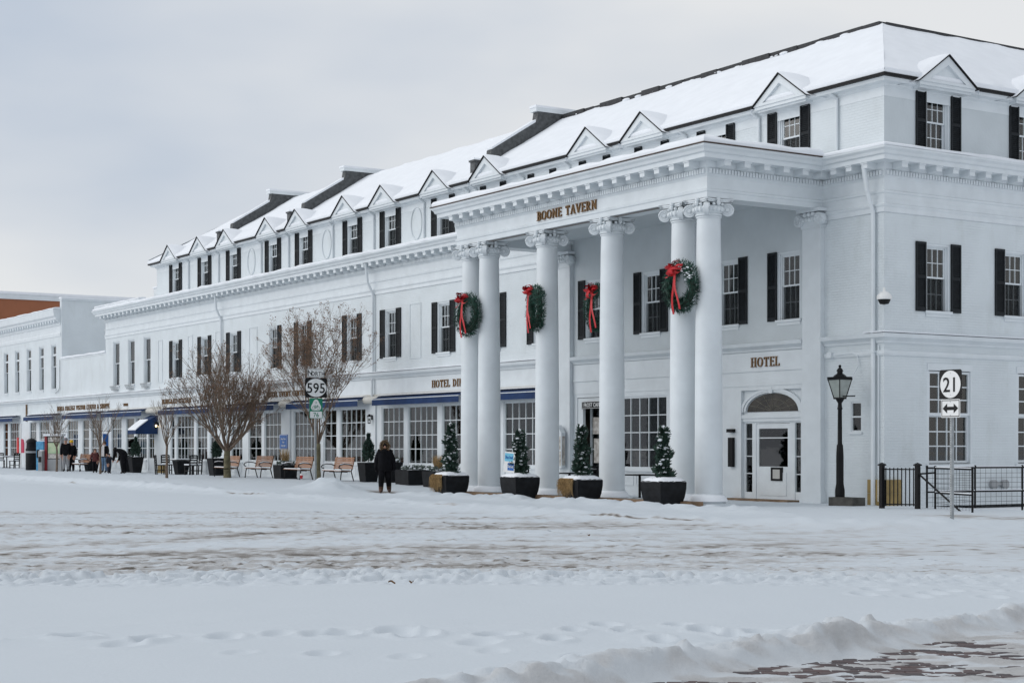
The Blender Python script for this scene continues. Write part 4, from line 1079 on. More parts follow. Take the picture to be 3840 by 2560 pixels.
# ------------------------------------------------------------------ hotel door, cafe door, small window
dr = MB()
dr.box(-1.26,1.26,.10,.20,2.25,3.21).box(-1.26,-1.17,.10,.20,.04,2.25).box(1.17,1.26,.10,.20,.04,2.25).box(-.86,-.70,.08,.20,.04,2.25).box(.72,.93,.08,.20,.04,2.25)
dr.box(-1.17,-.86,.10,.20,.04,.28).box(.93,1.17,.10,.20,.04,.32).box(-1.26,1.26,.02,.10,2.40,2.50).box(-1.26,1.26,.05,.10,2.30,2.40)
dro = dr.build('entrance_door', TRIM, HOTEL, (-4.42,0,0))
# fanlight: half ellipse with mouldings
fan = MB(); n = 26
pts = [(1.08*math.cos(math.pi*k/n), 2.58+.52*math.sin(math.pi*k/n)) for k in range(n+1)]
fan.prism(pts, .085, .099); fan.build('fanlight', mat('amber glass', (.035,.028,.02), .12, .4, 3), dro)
rg = MB()
for k in range(n):
    for s0, s1, y0 in ((1.03,1.10,.04),(1.12,1.22,.02)):
        a, b = math.pi*k/n, math.pi*(k+1)/n
        rg.hexa([(1.08*s0*math.cos(a),y0,2.58+.53*s0*math.sin(a)),(1.08*s1*math.cos(a),y0,2.58+.55*s1*math.sin(a)),(1.08*s1*math.cos(b),y0,2.58+.55*s1*math.sin(b)),(1.08*s0*math.cos(b),y0,2.58+.53*s0*math.sin(b)),
                 (1.08*s0*math.cos(a),.1,2.58+.53*s0*math.sin(a)),(1.08*s1*math.cos(a),.1,2.58+.55*s1*math.sin(a)),(1.08*s1*math.cos(b),.1,2.58+.55*s1*math.sin(b)),(1.08*s0*math.cos(b),.1,2.58+.53*s0*math.sin(b))])
rg.box(-.07,.07,-.01,.1,3.10,3.28); rg.build('arch_moulding', TRIM, dro)
fm = MB()
for k in range(1, 8):
    t = math.pi*k/8; fm.tube((.10*math.cos(t),.08,2.60+.05*math.sin(t)),(1.04*math.cos(t),.08,2.58+.50*math.sin(t)),.008,n=4)
for s_ in (.35,.7): fm.path([(1.04*s_*math.cos(math.pi*k/16),.08,2.58+.5*s_*math.sin(math.pi*k/16)) for k in range(17)], .007, 4)
fm.build('fanlight_bar', mat('dull leading', (.16,.15,.12), .6), dro)
lf = MB(); lf.box(-.70,.72,.10,.16,.06,1.02).box(-.70,-.60,.10,.16,1.02,2.24).box(.62,.72,.10,.16,1.02,2.24).box(-.60,.62,.10,.16,2.10,2.24).box(-.55,.57,.085,.10,.2,.85)
lfo = lf.build('door_leaf', TRIM, dro)
MB().box(-.60,.62,.125,.13,1.02,2.10).build('pane', GLASS, lfo); MB().box(-.60,.62,.11,.14,1.82,1.85).build('glazing_bar', TRIM, lfo)
fold_curtain(-.6,.62,1.02,2.1,.30,.03,.11).build('curtain', CURT, lfo)
MB().box(-.68,.70,.6,.62,.1,2.25).build('interior', ROOM, lfo)
MB().box(-.05,.42,.06,.10,.62,1.0).build('notice_plate', DARK, lfo); MB().box(.04,.33,.055,.06,.68,.94).build('notice', mat('notice paper', (.45,.45,.42), .6), lfo)
for a, b, z0 in ((-1.17,-.86,.28),(.93,1.17,.32)):
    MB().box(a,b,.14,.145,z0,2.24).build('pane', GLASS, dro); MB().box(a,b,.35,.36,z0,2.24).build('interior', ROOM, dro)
    g = MB()
    for z in (.8,1.3,1.8): g.box(a,b,.12,.15,z,z+.025)
    g.build('glazing_bar', TRIM, dro)
wl = MB().box(-.12,.12,-.14,0,0,.10).box(-.10,.10,-.10,-.01,-1.0,-.15); wl.build('notice_case', DARK, HOTEL, (-6.05,-.002,2.0))
st_ = MB().box(-6.0,-3.2,-.45,-.02,.02,.10).build('door_step', BRST, HOTEL)
# cafe door, recessed
cf = MB(); cf.box(-.75,-.45,.02,.12,.05,3.18).box(.70,.75,.02,.12,.05,3.18).box(-.45,.70,.02,.12,2.98,3.18)
cfo = cf.build('cafe_door', TRIM, HOTEL, (-13.2,0,0))
o = storefront('A', -13.65, -12.5, .1, 2.9, 2, 4, True, plane=.28, parent=HOTEL, name='door')
pp = MB().box(-.42,.36,.02,.025,1.9,2.45).box(-.35,.30,.02,.025,.95,1.75).build('poster', POST, o)
MB().box(-.8,.8,.9,.92,0,3.2).build('interior', ROOM, o)
sg = MB().box(-.58,.58,-.02,.02,-.13,.10).build('cafe_sign', SBLACK, HOTEL, (-12.95,-.10,2.95))
MB().box(-.56,.56,-.024,-.02,.105,.115).box(-.56,.56,-.024,-.02,-.115,-.105).box(-.56,-.55,-.024,-.02,-.115,.115).box(.55,.56,-.024,-.02,-.115,.115).build('border', SWHITE, sg)
put('lettering', text_mesh('FROST CAFE', .13, SWHITE, .01), sg, (0,-.024,-.065), 0, (.92,1,1))
# small sash window by the lamp
sw = MB().box(-.195,-.165,.02,.12,0,.8).box(.165,.195,.02,.12,0,.8).box(-.165,.165,.02,.12,0,.04).box(-.165,.165,.02,.12,.76,.8).box(-.165,.165,.02,.12,.38,.42).box(-.24,.24,-.04,.1,-.06,0).build('window', TRIM, HOTEL, (-1.025,0,1.98))
for z in (.21,.59): MB().box(-.165,.165,.06,.065,z-.17,z+.17).build('pane', GLASS, sw)
MB().box(-.2,.2,.3,.31,0,.8).build('interior', ROOM, sw)
# blue notice on the pier, menu case beside the pilaster, hinge plates, wall lanterns
bs = MB().box(-.41,.41,-.03,0,0,.66).build('blue_sign', SBLUE, HOTEL, (-36.8,-.062,1.46))
for j, t in enumerate(('Boone Tavern','Hotel','Event Center')): put('lettering', text_mesh(t, .085, SWHITE, .012), bs, (0,-.034,.43-.15*j), 0, (.72,1,1))
bd = MB().box(-.40,.40,-.034,-.03,.63,.645).box(-.40,.40,-.034,-.03,.015,.03).box(-.40,-.385,-.034,-.03,.03,.63).box(.385,.40,-.034,-.03,.03,.63).build('border', SWHITE, bs)
mc = MB().box(-.22,.22,-.16,0,0,1.15).prism([(-.25,1.15),(.25,1.15),(0,1.42)], -.18, 0).build('menu_case', TRIM, HOTEL, (-14.55,-.22,.88))
MB().box(.221,.225,-.14,-.02,.08,1.05).build('menu_pages', POST, mc)
MB().box(-.19,.19,-.165,-.16,.06,.55).box(-.17,.17,-.165,-.16,.6,1.05).build('menu_pages', POST, mc)
def wall_lantern(x, z, lit=False):
    l = MB().box(-.05,.05,-.03,0,-.08,.095).tube((0,0,.1),(0,-.14,.14),.012,n=5).lathe([(.02,.14),(.10,.05),(.10,.04)],6,(0,-.14,0)).lathe([(.05,-.24),(.06,-.22),(.06,-.20)],6,(0,-.14,0))
    for k in range(6):
        t = k*math.pi/3; l.tube((.09*math.cos(t),-.14+.09*math.sin(t),.05),(.055*math.cos(t),-.14+.055*math.sin(t),-.2),.008,n=4)
    o = l.build('wall_lantern', DARK, HOTEL, (x,-.065,z)); MB().ball((0,-.14,-.08),.05,8,6).build('bulb', LAMPE if lit else LGLASS, o)
wall_lantern(-52.4, 2.75, True); wall_lantern(-44.0, 2.75); wall_lantern(-28.35, 2.75)
# stone base blocks at the corner
for x0, x1, z0, z1 in ((-.55,.06,0,.36),(-.55,.06,.365,.72)):
    MB().box(x0,x1,-.06,-.001,z0,z1).build('base_stone', STONE, HOTEL)
for z0, z1 in ((0,.36),(.365,.72)):
    for a, b in ((-.06,.30),(.305,.58)): MB().box(.001,.06,a,b,z0,z1).build('base_stone', STONE, HOTEL)
for x0, x1 in ((-52.3,-51.2),(-28.75,-28.3)): MB().box(x0,x1,-.16,-.09,.1,.62).build('base_stone', STONE, HOTEL)
# fittings on the corner wall: vents, camera dome
vt = MB()
for y in (4.1, 4.55): vt.tube((0,y,.55),(.10,y,.55),.12,n=16).tube((.10,y,.55),(.12,y,.55),.13,n=16)
vt.tube((.05,4.1,.55),(.05,4.55,.55),.04,n=8).build('wall_vent', GREYP, HOTEL)
cdm = thing('dome_camera', 'white dome security camera with dark lens hanging at the hotel corner', 'camera', (.20,-.20,5.35))
MB().lathe([(.0,.36),(.03,.35),(.035,.26),(.10,.24),(.19,.15),(.20,.10),(.195,.05),(.17,.045)], 20).tube((0,0,.32),(-.18,.18,.30),.025,n=8).build('housing', SWHITE, cdm, smooth=True)
MB().lathe([(.165,.046),(.15,.0),(.11,-.07),(.0,-.09)], 20).build('lens_dome', SBLACK, cdm, smooth=True)
cw = MB(); cw.path([(-.12,.08,.0),(-.13,.10,-.5),(-.17,.12,-.62),(-.30,.14,-.68)], .013, 6); cw.build('cable', TRIM, cdm)

# ------------------------------------------------------------------ low annex and the building at the far left
ANX = thing('brick_annex', 'low white brick annex between the hotel and the far left building', 'building')
HL = []
for x0, x1, c, d_, sg_ in SFL:
    z0 = .27 if d_ else .88; HL.append((x0, x1, z0, 3.17))
    storefront('A', x0, x1, z0, 3.17, c, 4, False, door=bool(d_), parent=None if x0 < -69.1 else ANX) if x0 >= -69.1 else None
wall('wall', 'A', -69.1, -61, 0, 3.7, HL, TRIM, ANX); wall('wall', 'A', -69.1, -61, 3.7, 6.85, [], WALL, ANX)
MB().box(-69.1,-61,.001,.3,6.86,6.95).build('coping', TRIM, ANX); snow_strip([(-69.1,0),(-61,0)], -.3, .05, 6.955, .12, parent=ANX)
sweep(MB(), [(-69.1,0),(-61,0)], belt).build('belt_course', TRIM, ANX); snow_strip([(-69.1,0),(-61,0)], -.01, .2, 4.566, .07, parent=ANX)
MB().box(-69.1,-61,-.03,0,3.66,4.28).build('sign_fascia', TRIM, ANX)
letters('BEREA COLLEGE VISITOR CENTER & SHOPPE', -69.85, -60.2, 3.76, 4.03, -.032, GOLD, ANX)
MB().box(-69.1,-61,.05,6,6.5,6.7).build('roof', SNOW, ANX)
FAR = thing('corner_building', 'white two-storey building with tall narrow windows at far left', 'building')
for x0, x1, c, d_, sg_ in SFL:
    if x0 < -69.1: storefront('A', x0, x1, .27 if d_ else .88, 3.17, c, 4, False, door=bool(d_), parent=FAR)
LW = [sash_window('A', c, 5.15, 7.92, 1.0, 1, '', screen=False, style='shade', parent=FAR) for c in (-81.2,-78.6,-75.95,-73.25,-70.7,-84.0)]
for c in (-81.2,-78.6,-75.95,-73.25,-70.7): MB().box(c-.4,c+.4,.08,.16,7.2,7.32).build('transom', TRIM, FAR)
wall('wall', 'A', -95, -69.1, 0, 3.7, HL, TRIM, FAR); wall('wall', 'A', -95, -69.1, 3.7, 9.6, LW, WALL, FAR)
wall('wall', 'B', 0, 16, 6.5, 10.55, [], WALL, FAR, plane=-69.1)
m = MB().box(-69.45,-69.05,-.02,16,10.551,10.66); m.build('coping', TRIM, FAR); MB().box(-69.5,-69.0,-.05,16,10.661,10.75).build('snow', SNOW, FAR)
MB().box(-69.45,-69.11,.001,16,9.3,10.55).build('parapet', WALL, FAR)
P2 = [(.003,8.35),(.03,8.36),(.04,8.55),(.01,8.6),(.004,8.62),(.004,9.0),(.05,9.05),(.05,9.2),(.3,9.4),(.32,9.5),(.42,9.6),(.45,9.85),(.47,10.0),(0,10.02)]
sweep(MB(), [(-95,0),(-69.3,0)], P2).build('cornice', TRIM, FAR); snow_strip([(-95,0),(-69.3,0)], -.05, .45, 10.02, .1, parent=FAR)
md = MB().box(-.09,.09,-.28,-.05,9.2,9.37).mesh('modillion', TRIM)
for k in range(36): put('modillion', md, FAR, (-69.8-k*.55,0,0))
sweep(MB(), [(-95,0),(-69.1,0)], belt).build('belt_course', TRIM, FAR); snow_strip([(-95,0),(-69.1,0)], -.01, .2, 4.566, .07, parent=FAR)
MB().box(-95,-69.5,.1,16,9.5,9.75).build('roof', SNOW, FAR)
MB().path([(-69.3,-.06,6.9),(-69.3,-.06,5.2),(-69.6,-.06,5.0),(-70.2,-.06,4.85)], .02, 6).build('conduit', STEEL, FAR)
MB().box(-76.35,-76.25,-.10,-.0,3.2,4.3).build('downspout', BRST, FAR)
m = MB().quad((-95,4,0),(-61,4,0),(-61,4,3.6),(-95,4,3.6)).quad((-95,.2,3.55),(-61,.2,3.55),(-61,4,3.55),(-95,4,3.55)); m.build('shop_interior', ROOMW, FAR)
def awning2(x0, x1, par):
    o = awning(x0, x1); o.parent = par
awning2(-67.4,-60.95,ANX); awning2(-75.4,-69.0,FAR); awning2(-84.0,-77.85,FAR)
# strings of small lights round the shop windows
fl_ = MB()
for x0, x1 in ((-67.95,-66.1),(-65.05,-64.0),(-63.5,-61.8)):
    for k in range(5): fl_.ball((x0+(x1-x0)*k/4,.16,3.05+.03*math.sin(k*2)),.022,5,4)
    for k in range(7): fl_.ball((x0+.03,.16,.9+.32*k),.022,5,4)
fl_.build('light_string', WARM, ANX)
mr = MB(); 
for x in (-59.6,-59.0): mr.add(fold_curtain(x,x+.45,.6,3.1,.4,.03,.15))
mr.build('dark_red_curtain', mat('dark red cloth', (.10,.03,.028), .9), HOTEL)
BRB = thing('brick_building', 'red brick building with snowy flat roof behind the far left building', 'building')
wall('wall', 'B', -6, 24, 0, 13.2, [], painted_brick('red brickwork', (.33,.115,.05), .8), BRB, plane=-100)
MB().box(-116,-99.9,-6,24,13.2,13.6).build('parapet', TRIM, BRB); MB().box(-116,-99.85,-6,24,13.601,13.8).build('snow', SNOW, BRB)
MB().box(-116,-100.01,-6,24,0,13.19).build('body', REDB, BRB)
MB().box(-68.9,-68.8,-.5,-.4,.2,3.2).build('canopy_post', TRIM, FAR) if False else None
# ------------------------------------------------------------------ wreaths
def wreath(label, loc, rz, seed, snow=0.):
    rr = random.Random(seed); o = thing('wreath', label, 'wreath', loc, rz, 'christmas wreaths on the portico columns')
    n = MB()
    MB().path([(.5*math.cos(t),0,.5*math.sin(t)) for t in [2*math.pi*k/24 for k in range(25)]], .09, 6).build('wreath_frame', mat('dark twig', (.015,.03,.02), .8), o)
    sn = MB()
    for k in range(2600):
        t = rr.uniform(0, 2*math.pi); ph = rr.uniform(0, 2*math.pi); R0 = .52; rt = .10+.06*rr.random()
        e = Vector((math.cos(t),0,math.sin(t))); c = e*(R0+rt*math.cos(ph))+Vector((0,-rt*.95*math.sin(ph),0))
        nrm = e*math.cos(ph)+Vector((0,-math.sin(ph),0)); tg = Vector((-math.sin(t),0,math.cos(t)))
        d = (nrm*rr.uniform(.3,1.0)+tg*rr.uniform(.2,1.1)+Vector((rr.uniform(-.4,.4),rr.uniform(-.4,.4),rr.uniform(-.4,.4)))).normalized()
        l = rr.uniform(.06,.13); w = d.cross(nrm).normalized()*rr.uniform(.006,.014)
        n.quad(c-w, c+w, c+d*l+w*.4, c+d*l-w*.4)
        if snow and rr.random() < snow and .05 < t < 1.35 and math.sin(ph) > .1:
            sn.ball(c+d*.05+Vector((0,-.02,.01)), rr.uniform(.012,.03), 5, 4, (1.3,1,.7))
    tag(n.build('needles', NEED2, o), kind='stuff')
    if sn.v: tag(sn.build('snow', SNOW, o), kind='stuff')
    # bow at upper left: loops, knot and tails
    b = MB(); cx, cz = .04, .48
    for k in range(15):
        a = rr.uniform(-.5, math.pi+.5) if k < 11 else rr.uniform(0, 2*math.pi); L = rr.uniform(.17,.30); ww = .042
        prev = None
        for j in range(9):
            u = j/8; bend = math.sin(u*math.pi); rad = L*math.sin(u*math.pi*.5)*(1 if u < .6 else 1.5-u*.85)
            p = Vector((cx+math.cos(a)*L*math.sin(u*math.pi)*.95, -.20-.10*math.sin(u*2*math.pi)-.03*k*.3, cz+math.sin(a)*L*math.sin(u*math.pi)*.8))
            q = Vector((-math.sin(a)*.6,.55,math.cos(a)*.6)).normalized()*ww
            if prev: b.quad(prev[0]-prev[1], prev[0]+prev[1], p+q, p-q)
            prev = (p, q)
    b.ball((cx,-.22,cz),.06,8,6); b.build('bow', RED, o, smooth=True)
    tl = MB()
    for x1, z1, s_ in ((-.06,-1.22,.028),(.08,-.80,.026),(-.40,-.22,.026),(.30,-.08,.026),(.18,-1.10,.026)):
        prev = None
        for j in range(11):
            u = j/10; sag = .10*math.sin(u*math.pi*2+x1*5)
            p = Vector((cx+(x1)*u+.03*math.sin(u*7+x1*9), -.23-.05*math.sin(u*math.pi), cz+z1*u-.10*math.sin(u*math.pi)*(1 if abs(x1) > .25 else 0)))
            q = Vector((.5,.25,.05 if abs(x1) < .25 else .4)).normalized()*s_
            if prev: tl.quad(prev[0]-prev[1], prev[0]+prev[1], p+q, p-q)
            prev = (p, q)
    tl.build('ribbon_tail', RED, o)
    return o
wreath('green wreath with red bow on the paired columns at the left end', (-14.0,-4.22,5.78), 0, 1)
wreath('narrow-looking wreath with red bow on the second single column', (-10.2,-4.14,5.72), math.radians(-20), 2)
wreath('wreath half hidden behind a column, red ribbon showing', (-8.32,-3.2,5.66), math.radians(-4), 3)
wreath('snow-dusted wreath with red bow on the paired columns at the right end', (-3.2,-4.20,5.80), 0, 4, .16)

# ------------------------------------------------------------------ trees
def tree(name, label, loc, seed, fork_z, trunk_r, limbs, reach, top, gens, seeds, snow=True, spread=(1,1), lean=0, bark=BARK2, nmain=6, twig=.006):
    rr = random.Random(seed); o = thing(name, label, 'tree', loc)
    tr = MB(); p = Vector((0,0,-.1)); r = trunk_r*1.25; n = 6
    for k in range(n):
        q = Vector((lean*(k+1)/n+rr.uniform(-.02,.02), rr.uniform(-.02,.02), fork_z*(k+1)/n)); r2 = trunk_r*(1.15-.25*(k+1)/n)
        tr.tube(p, q, r, r2, 10, False); p, r = q, r2
    tr.build('trunk', bark, o, smooth=True)
    br = MB(); sd = MB(); sn = MB(); tips = []
    def grow(p, d, r, L, g):
        if g == 0 or r < .0025: tips.append((p, d)); return
        segs = 4 if g > 2 else 2; q = p; dd = d.copy()
        for k in range(segs):
            dd = (dd+Vector((rr.uniform(-.13,.13), rr.uniform(-.13,.13), rr.uniform(-.03,.13)))).normalized()
            nx = q+dd*L/segs; ra = r*(1-.35*k/segs); rb = r*(1-.35*(k+1)/segs)
            br.tube(q, nx, max(ra,twig*.6), max(rb,twig*.6), 6 if g > 3 else (4 if g > 1 else 3), False)
            if snow and ra > .012 and abs(dd.z) < .8 and rr.random() < .5:
                sn.tube(q+Vector((0,0,ra*.8)), nx+Vector((0,0,rb*.8)), ra*.55, rb*.5, 4)
            if k >= 1 and g > 1 and rr.random() < .68:
                a = Vector((rr.uniform(-1,1), rr.uniform(-1,1), rr.uniform(-.15,.7))).normalized()
                grow(nx, (dd*.75+a*.65).normalized(), rb*.55, L*.62, g-1 if g <= 3 else g-2)
            q = nx
        for k in range(3 if g == 2 else 2):
            a = Vector((rr.uniform(-1,1), rr.uniform(-1,1), rr.uniform(-.25,.5)))
            grow(q, (dd+a*.42).normalized(), r*.62, L*rr.uniform(.66,.86), g-1)
    for k in range(nmain):
        t = 2*math.pi*(k+rr.uniform(-.25,.25))/nmain; tilt = rr.uniform(.45,.95) if k else .1
        d = Vector((math.cos(t)*tilt*spread[0], math.sin(t)*tilt*spread[1], 1)).normalized()
        grow(Vector((lean,0,fork_z-.08)), d, trunk_r*rr.uniform(.30,.45), limbs*(1 if k else 1.15)*rr.uniform(.85,1.1), gens)
    tag(br.build('branches', BARK, o), kind='stuff')
    for p, d in tips:
        if rr.random() < seeds:
            for j in range(rr.randint(3,7)):
                c = p+Vector((rr.uniform(-.09,.09), rr.uniform(-.09,.09), rr.uniform(-.06,.10))); s_ = rr.uniform(.012,.03)
                u = Vector((rr.uniform(-1,1), rr.uniform(-1,1), rr.uniform(-1,1))).normalized()*s_; w = Vector((rr.uniform(-1,1), rr.uniform(-1,1), rr.uniform(-1,1))).normalized()*s_
                sd.quad(c-u, c+w, c+u, c-w)
    if sd.v: tag(sd.build('seed_heads', SEED, o), kind='stuff')
    if sn.v: tag(sn.build('snow', SNOW, o), kind='stuff')
    return o
G_ = lambda x, y: (x, y, gz(x, y))
tree('bare_tree', 'broad bare tree with forked olive-brown trunk in front of the benches', G_(-37.0,-2.7), 27, 1.2, .15, 1.30, 3, 6, 6, .30, nmain=13, spread=(1.25,1.25))
tree('bare_tree', 'tall bare tree with brown seed clusters behind the route sign', G_(-26.9,-3.2), 12, 1.5, .10, 1.52, 3, 6, 6, .65, nmain=8, spread=(.48,.48))
tree('sapling', 'slender young tree with upright twigs beside the outdoor table', G_(-38.3,-5.0), 33, 1.45, .055, .75, 2, 3, 4, .0, nmain=8, spread=(.55,.55), bark=BARK, twig=.004)
tree('sapling', 'slender young tree in front of the woman with the scarf', G_(-50.1,-4.0), 34, 1.35, .055, .80, 2, 3, 4, .0, nmain=8, spread=(.5,.5), bark=BARK, twig=.004)
tree('sapling', 'slender young tree in front of the red-framed map kiosk', G_(-58.2,-3.7), 35, 1.35, .055, .85, 2, 3, 4, .0, nmain=8, spread=(.5,.5), bark=BARK, twig=.004)

# ------------------------------------------------------------------ planters
def leaf_mass(rr, n, fn, size, mb=None):
    m = mb or MB()
    for _ in range(n):
        c, nrm = fn(rr); nrm = Vector(nrm).normalized(); c = Vector(c)
        d = (nrm+Vector((rr.uniform(-.7,.7), rr.uniform(-.7,.7), rr.uniform(-.4,.9)))).normalized(); l = size*rr.uniform(.6,1.3)
        w = d.cross(Vector((rr.uniform(-1,1), rr.uniform(-1,1), rr.uniform(-1,1)))).normalized()*l*.28
        m.quad(c-w, c+w, c+d*l+w*.3, c+d*l-w*.3)
    return m
def spiral_topiary(o, z0, h, seed):
    rr = random.Random(seed); m = MB(); sn = MB()
    MB().tube((0,0,z0-.1),(0,0,z0+h*.9),.03,.01,6).build('stem', BARK, o)
    def prof(z, t):
        u = z/h; base_ = (.215*(1-u**4)**.6+.035)*(1.08-.30*u)
        groove = .42+.58*abs(math.cos((t-u*2*math.pi*2.4)/2))**.7
        lumpy = .80+.28*math.sin(t*2+u*17+seed)+.16*math.sin(t*3-u*29+2*seed)
        return base_*groove*max(.45, lumpy)
    core = MB(); rows = 22; seg = 18
    for j in range(rows+1):
        for k in range(seg):
            z = h*j/rows; t = 2*math.pi*k/seg; r = prof(z, t)*.55*(1 if j < rows else .05); core.v.append((r*math.cos(t), r*math.sin(t), z0+z*.98))
    for j in range(rows):
        for k in range(seg): core.f.append((j*seg+k, j*seg+(k+1)%seg, (j+1)*seg+(k+1)%seg, (j+1)*seg+k))
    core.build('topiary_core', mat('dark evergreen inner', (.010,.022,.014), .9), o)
    def f(r_):
        z = h*r_.random()**1.15; t = r_.uniform(0,2*math.pi); r = prof(z,t)*r_.uniform(.6,1.0)
        return (r*math.cos(t), r*math.sin(t), z0+z), (math.cos(t), math.sin(t), .5)
    tag(leaf_mass(rr, 2100, f, .095, m).build('foliage', NEED, o), kind='stuff')
    for _ in range(110):
        z = h*rr.random()**.9; t = rr.choice((rr.uniform(0,2*math.pi), z/h*2*math.pi*2.4+rr.gauss(0,.7))); r = prof(z,t)*rr.uniform(.7,1.0)
        s_ = rr.uniform(.012,.05); sn.ball((r*math.cos(t), r*math.sin(t), z0+z+.03), s_, 6, 4, (1.3,1.3,.6))
    sn.ball((0,0,z0+h),.07,7,5,(1,1,1.1)); tag(sn.build('snow', SNOW, o, smooth=True), kind='stuff')
def big_planter(label, loc, seed, h, grass):
    rr = random.Random(seed); o = thing('planter', label, 'planter', loc, 0, 'large dark planters along the portico')
    m = MB(); prof = [(.30,0),(.35,.10),(.395,.28),(.42,.48),(.425,.64),(.40,.68)]
    m.lathe(prof, 4, sq=True); m.build('pot', PLANT, o)
    s_ = MB(); n = 10
    for j in range(n+1):
        for i in range(n+1):
            a, b = -1+2*i/n, -1+2*j/n; e = max(abs(a),abs(b)); s_.v.append((a*.415, b*.415, .675+.10*(1-e**4)+.02*rr.random()-(.02 if e > .99 else 0)))
    for j in range(n):
        for i in range(n): k = j*(n+1)+i; s_.f.append((k,k+1,k+n+2,k+n+1))
    s_.build('snow', SNOW, o, smooth=True)
    spiral_topiary(o, .70, h, seed+50)
    if grass:
        g = MB()
        for _ in range(230):
            x = rr.uniform(-.43,.22) if rr.random() < .75 else -.43+rr.uniform(-.05,.02); y = -.42 if x > -.42 else rr.uniform(-.42,.1)
            p = Vector((x, y-.01, .70)); q = p+Vector((rr.uniform(-.06,.06), -rr.uniform(.03,.10), -rr.uniform(.05,.2))); e = q+Vector((rr.uniform(-.05,.05), rr.uniform(-.03,.05), -rr.uniform(.15,.42)))
            g.tube(p,q,.006,.005,3,False); g.tube(q,e,.005,.002,3,False)
        tag(g.build('dry_grass', DRYG, o), kind='stuff')
    return o
big_planter('dark planter with spiral evergreen and dead grass by the left paired columns', (-13.58,-5.1,gz(-13.58,-5.1)-.02), 1, 1.55, True)
p2_ = big_planter('dark planter with spiral evergreen holding the shop local sign', (-9.6,-5.1,gz(-9.6,-5.1)-.02), 2, 1.30, False)
big_planter('dark planter with spiral evergreen and straw-coloured grass spilling over', (-6.46,-5.1,gz(-6.46,-5.1)-.02), 3, 1.42, True)
big_planter('dark planter with spiral evergreen nearest the hotel entrance', (-2.85,-5.05,gz(-2.85,-5.05)-.02), 4, 1.34, False)
sg = thing('yard_sign', 'small white sign with blue shop small, shop local blocks stuck in planter', 'sign', (-9.78,-5.38,p2_.location.z+.70), math.radians(22))
sg.rotation_euler = (0, math.radians(5), math.radians(24))
MB().box(-.19,.19,-.006,.006,.10,.70).build('board', SWHITE, sg); MB().box(-.17,.13,-.009,-.006,.42,.66).build('upper_block', CYAN, sg); MB().box(-.05,.17,-.009,-.006,.16,.38).build('lower_block', SBLUE, sg)
put('lettering', text_mesh('Shop Small', .07, SBLUE, .01), sg, (-.02,-.012,.50), 0, (.62,1,1.3)); put('lettering', text_mesh('Shop Local', .065, SWHITE, .01), sg, (.06,-.012,.24), 0, (.46,1,1.4))
MB().tube((-.12,0,-.1),(-.12,0,.3),.006,n=4).tube((.12,0,-.1),(.12,0,.3),.006,n=4).build('stake', STEEL, sg)
def tall_planter(label, loc, seed, h=.78, w0=.24, w1=.36, plant='shrub', ph=.9, pr=.2, rz=0):
    rr = random.Random(seed); o = thing('planter', label, 'planter', (loc[0], loc[1], gz(*loc)-.03), rz, 'dark planters along the shop fronts')
    m = MB().lathe([(w0,0),(w1,h-.03),(w1,h),(w1-.03,h),(w1-.04,h-.05)], 4, sq=True); m.build('pot', PLANT, o)
    MB().lathe([(w1-.04,h-.04),(.1,h+.02),(.001,h+.03)], 12).build('snow', SNOW, o, smooth=True)
    if plant == 'shrub':
        def f(r_):
            z = r_.random(); t = r_.uniform(0,2*math.pi); r = pr*(math.sin(min(1,z*1.15+.12)*math.pi)**.6*.9+.1)*r_.uniform(.55,1)
            return (r*math.cos(t), r*math.sin(t), h+.05+z*ph), (math.cos(t), math.sin(t), .8)
        tag(leaf_mass(rr, 1100, f, .09).build('foliage', NEED, o), kind='stuff')
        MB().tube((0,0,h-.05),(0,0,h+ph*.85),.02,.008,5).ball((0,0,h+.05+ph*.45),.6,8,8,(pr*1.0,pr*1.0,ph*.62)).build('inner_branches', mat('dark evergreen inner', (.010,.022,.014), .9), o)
    elif plant == 'grass':
        g = MB()
        for _ in range(260):
            a = rr.uniform(0,2*math.pi); e = rr.uniform(.05,.28); z = rr.uniform(.35,ph)
            g.tube((.06*math.cos(a),.06*math.sin(a),h),(e*math.cos(a),e*math.sin(a),h+z),.006,.002,3,False)
        tag(g.build('dry_grass', DRYG, o), kind='stuff')
    if plant in ('low','grass'):
        def f(r_):
            a = r_.uniform(0,2*math.pi); e = r_.uniform(0,w1*.9); return (e*math.cos(a), e*math.sin(a), h+r_.uniform(0,.12)), (math.cos(a), math.sin(a), 1)
        tag(leaf_mass(rr, 260, f, .10).build('foliage', mat('frosted foliage', (.10,.13,.11), .8, .4, 9), o), kind='stuff')
        s_ = MB()
        for _ in range(40):
            a = rr.uniform(0,2*math.pi); e = rr.uniform(0,w1); s_.ball((e*math.cos(a), e*math.sin(a), h+rr.uniform(.02,.13)), rr.uniform(.02,.06), 6, 4, (1.3,1.3,.6))
        tag(s_.build('snow_lumps', SNOW, o, smooth=True), kind='stuff')
    return o
tall_planter('tall tapered planter with slim evergreen left of the walking person', (-26.9,-1.0), 1, .80, .25, .33, 'shrub', 1.05, .22)
tall_planter('tall dark planter just behind the walking person', (-25.0,-1.0), 2, .80, .25, .33, 'low')
tall_planter('tall tapered planter with bushy evergreen beside the broad tree', (-42.4,-.95), 3, .85, .26, .36, 'shrub', .95, .24)
tall_planter('tall planter with clipped egg-shaped evergreen next to the entrance canopy', (-52.6,-1.25), 4, .85, .22, .33, 'shrub', .95, .26)
tall_planter('tall planter with snowy plants behind the bending man', (-54.3,-1.1), 5, .85, .24, .34, 'low')
tall_planter('planter with snow-covered plant behind the child in maroon', (-59.3,-1.4), 6, .75, .26, .36, 'low')
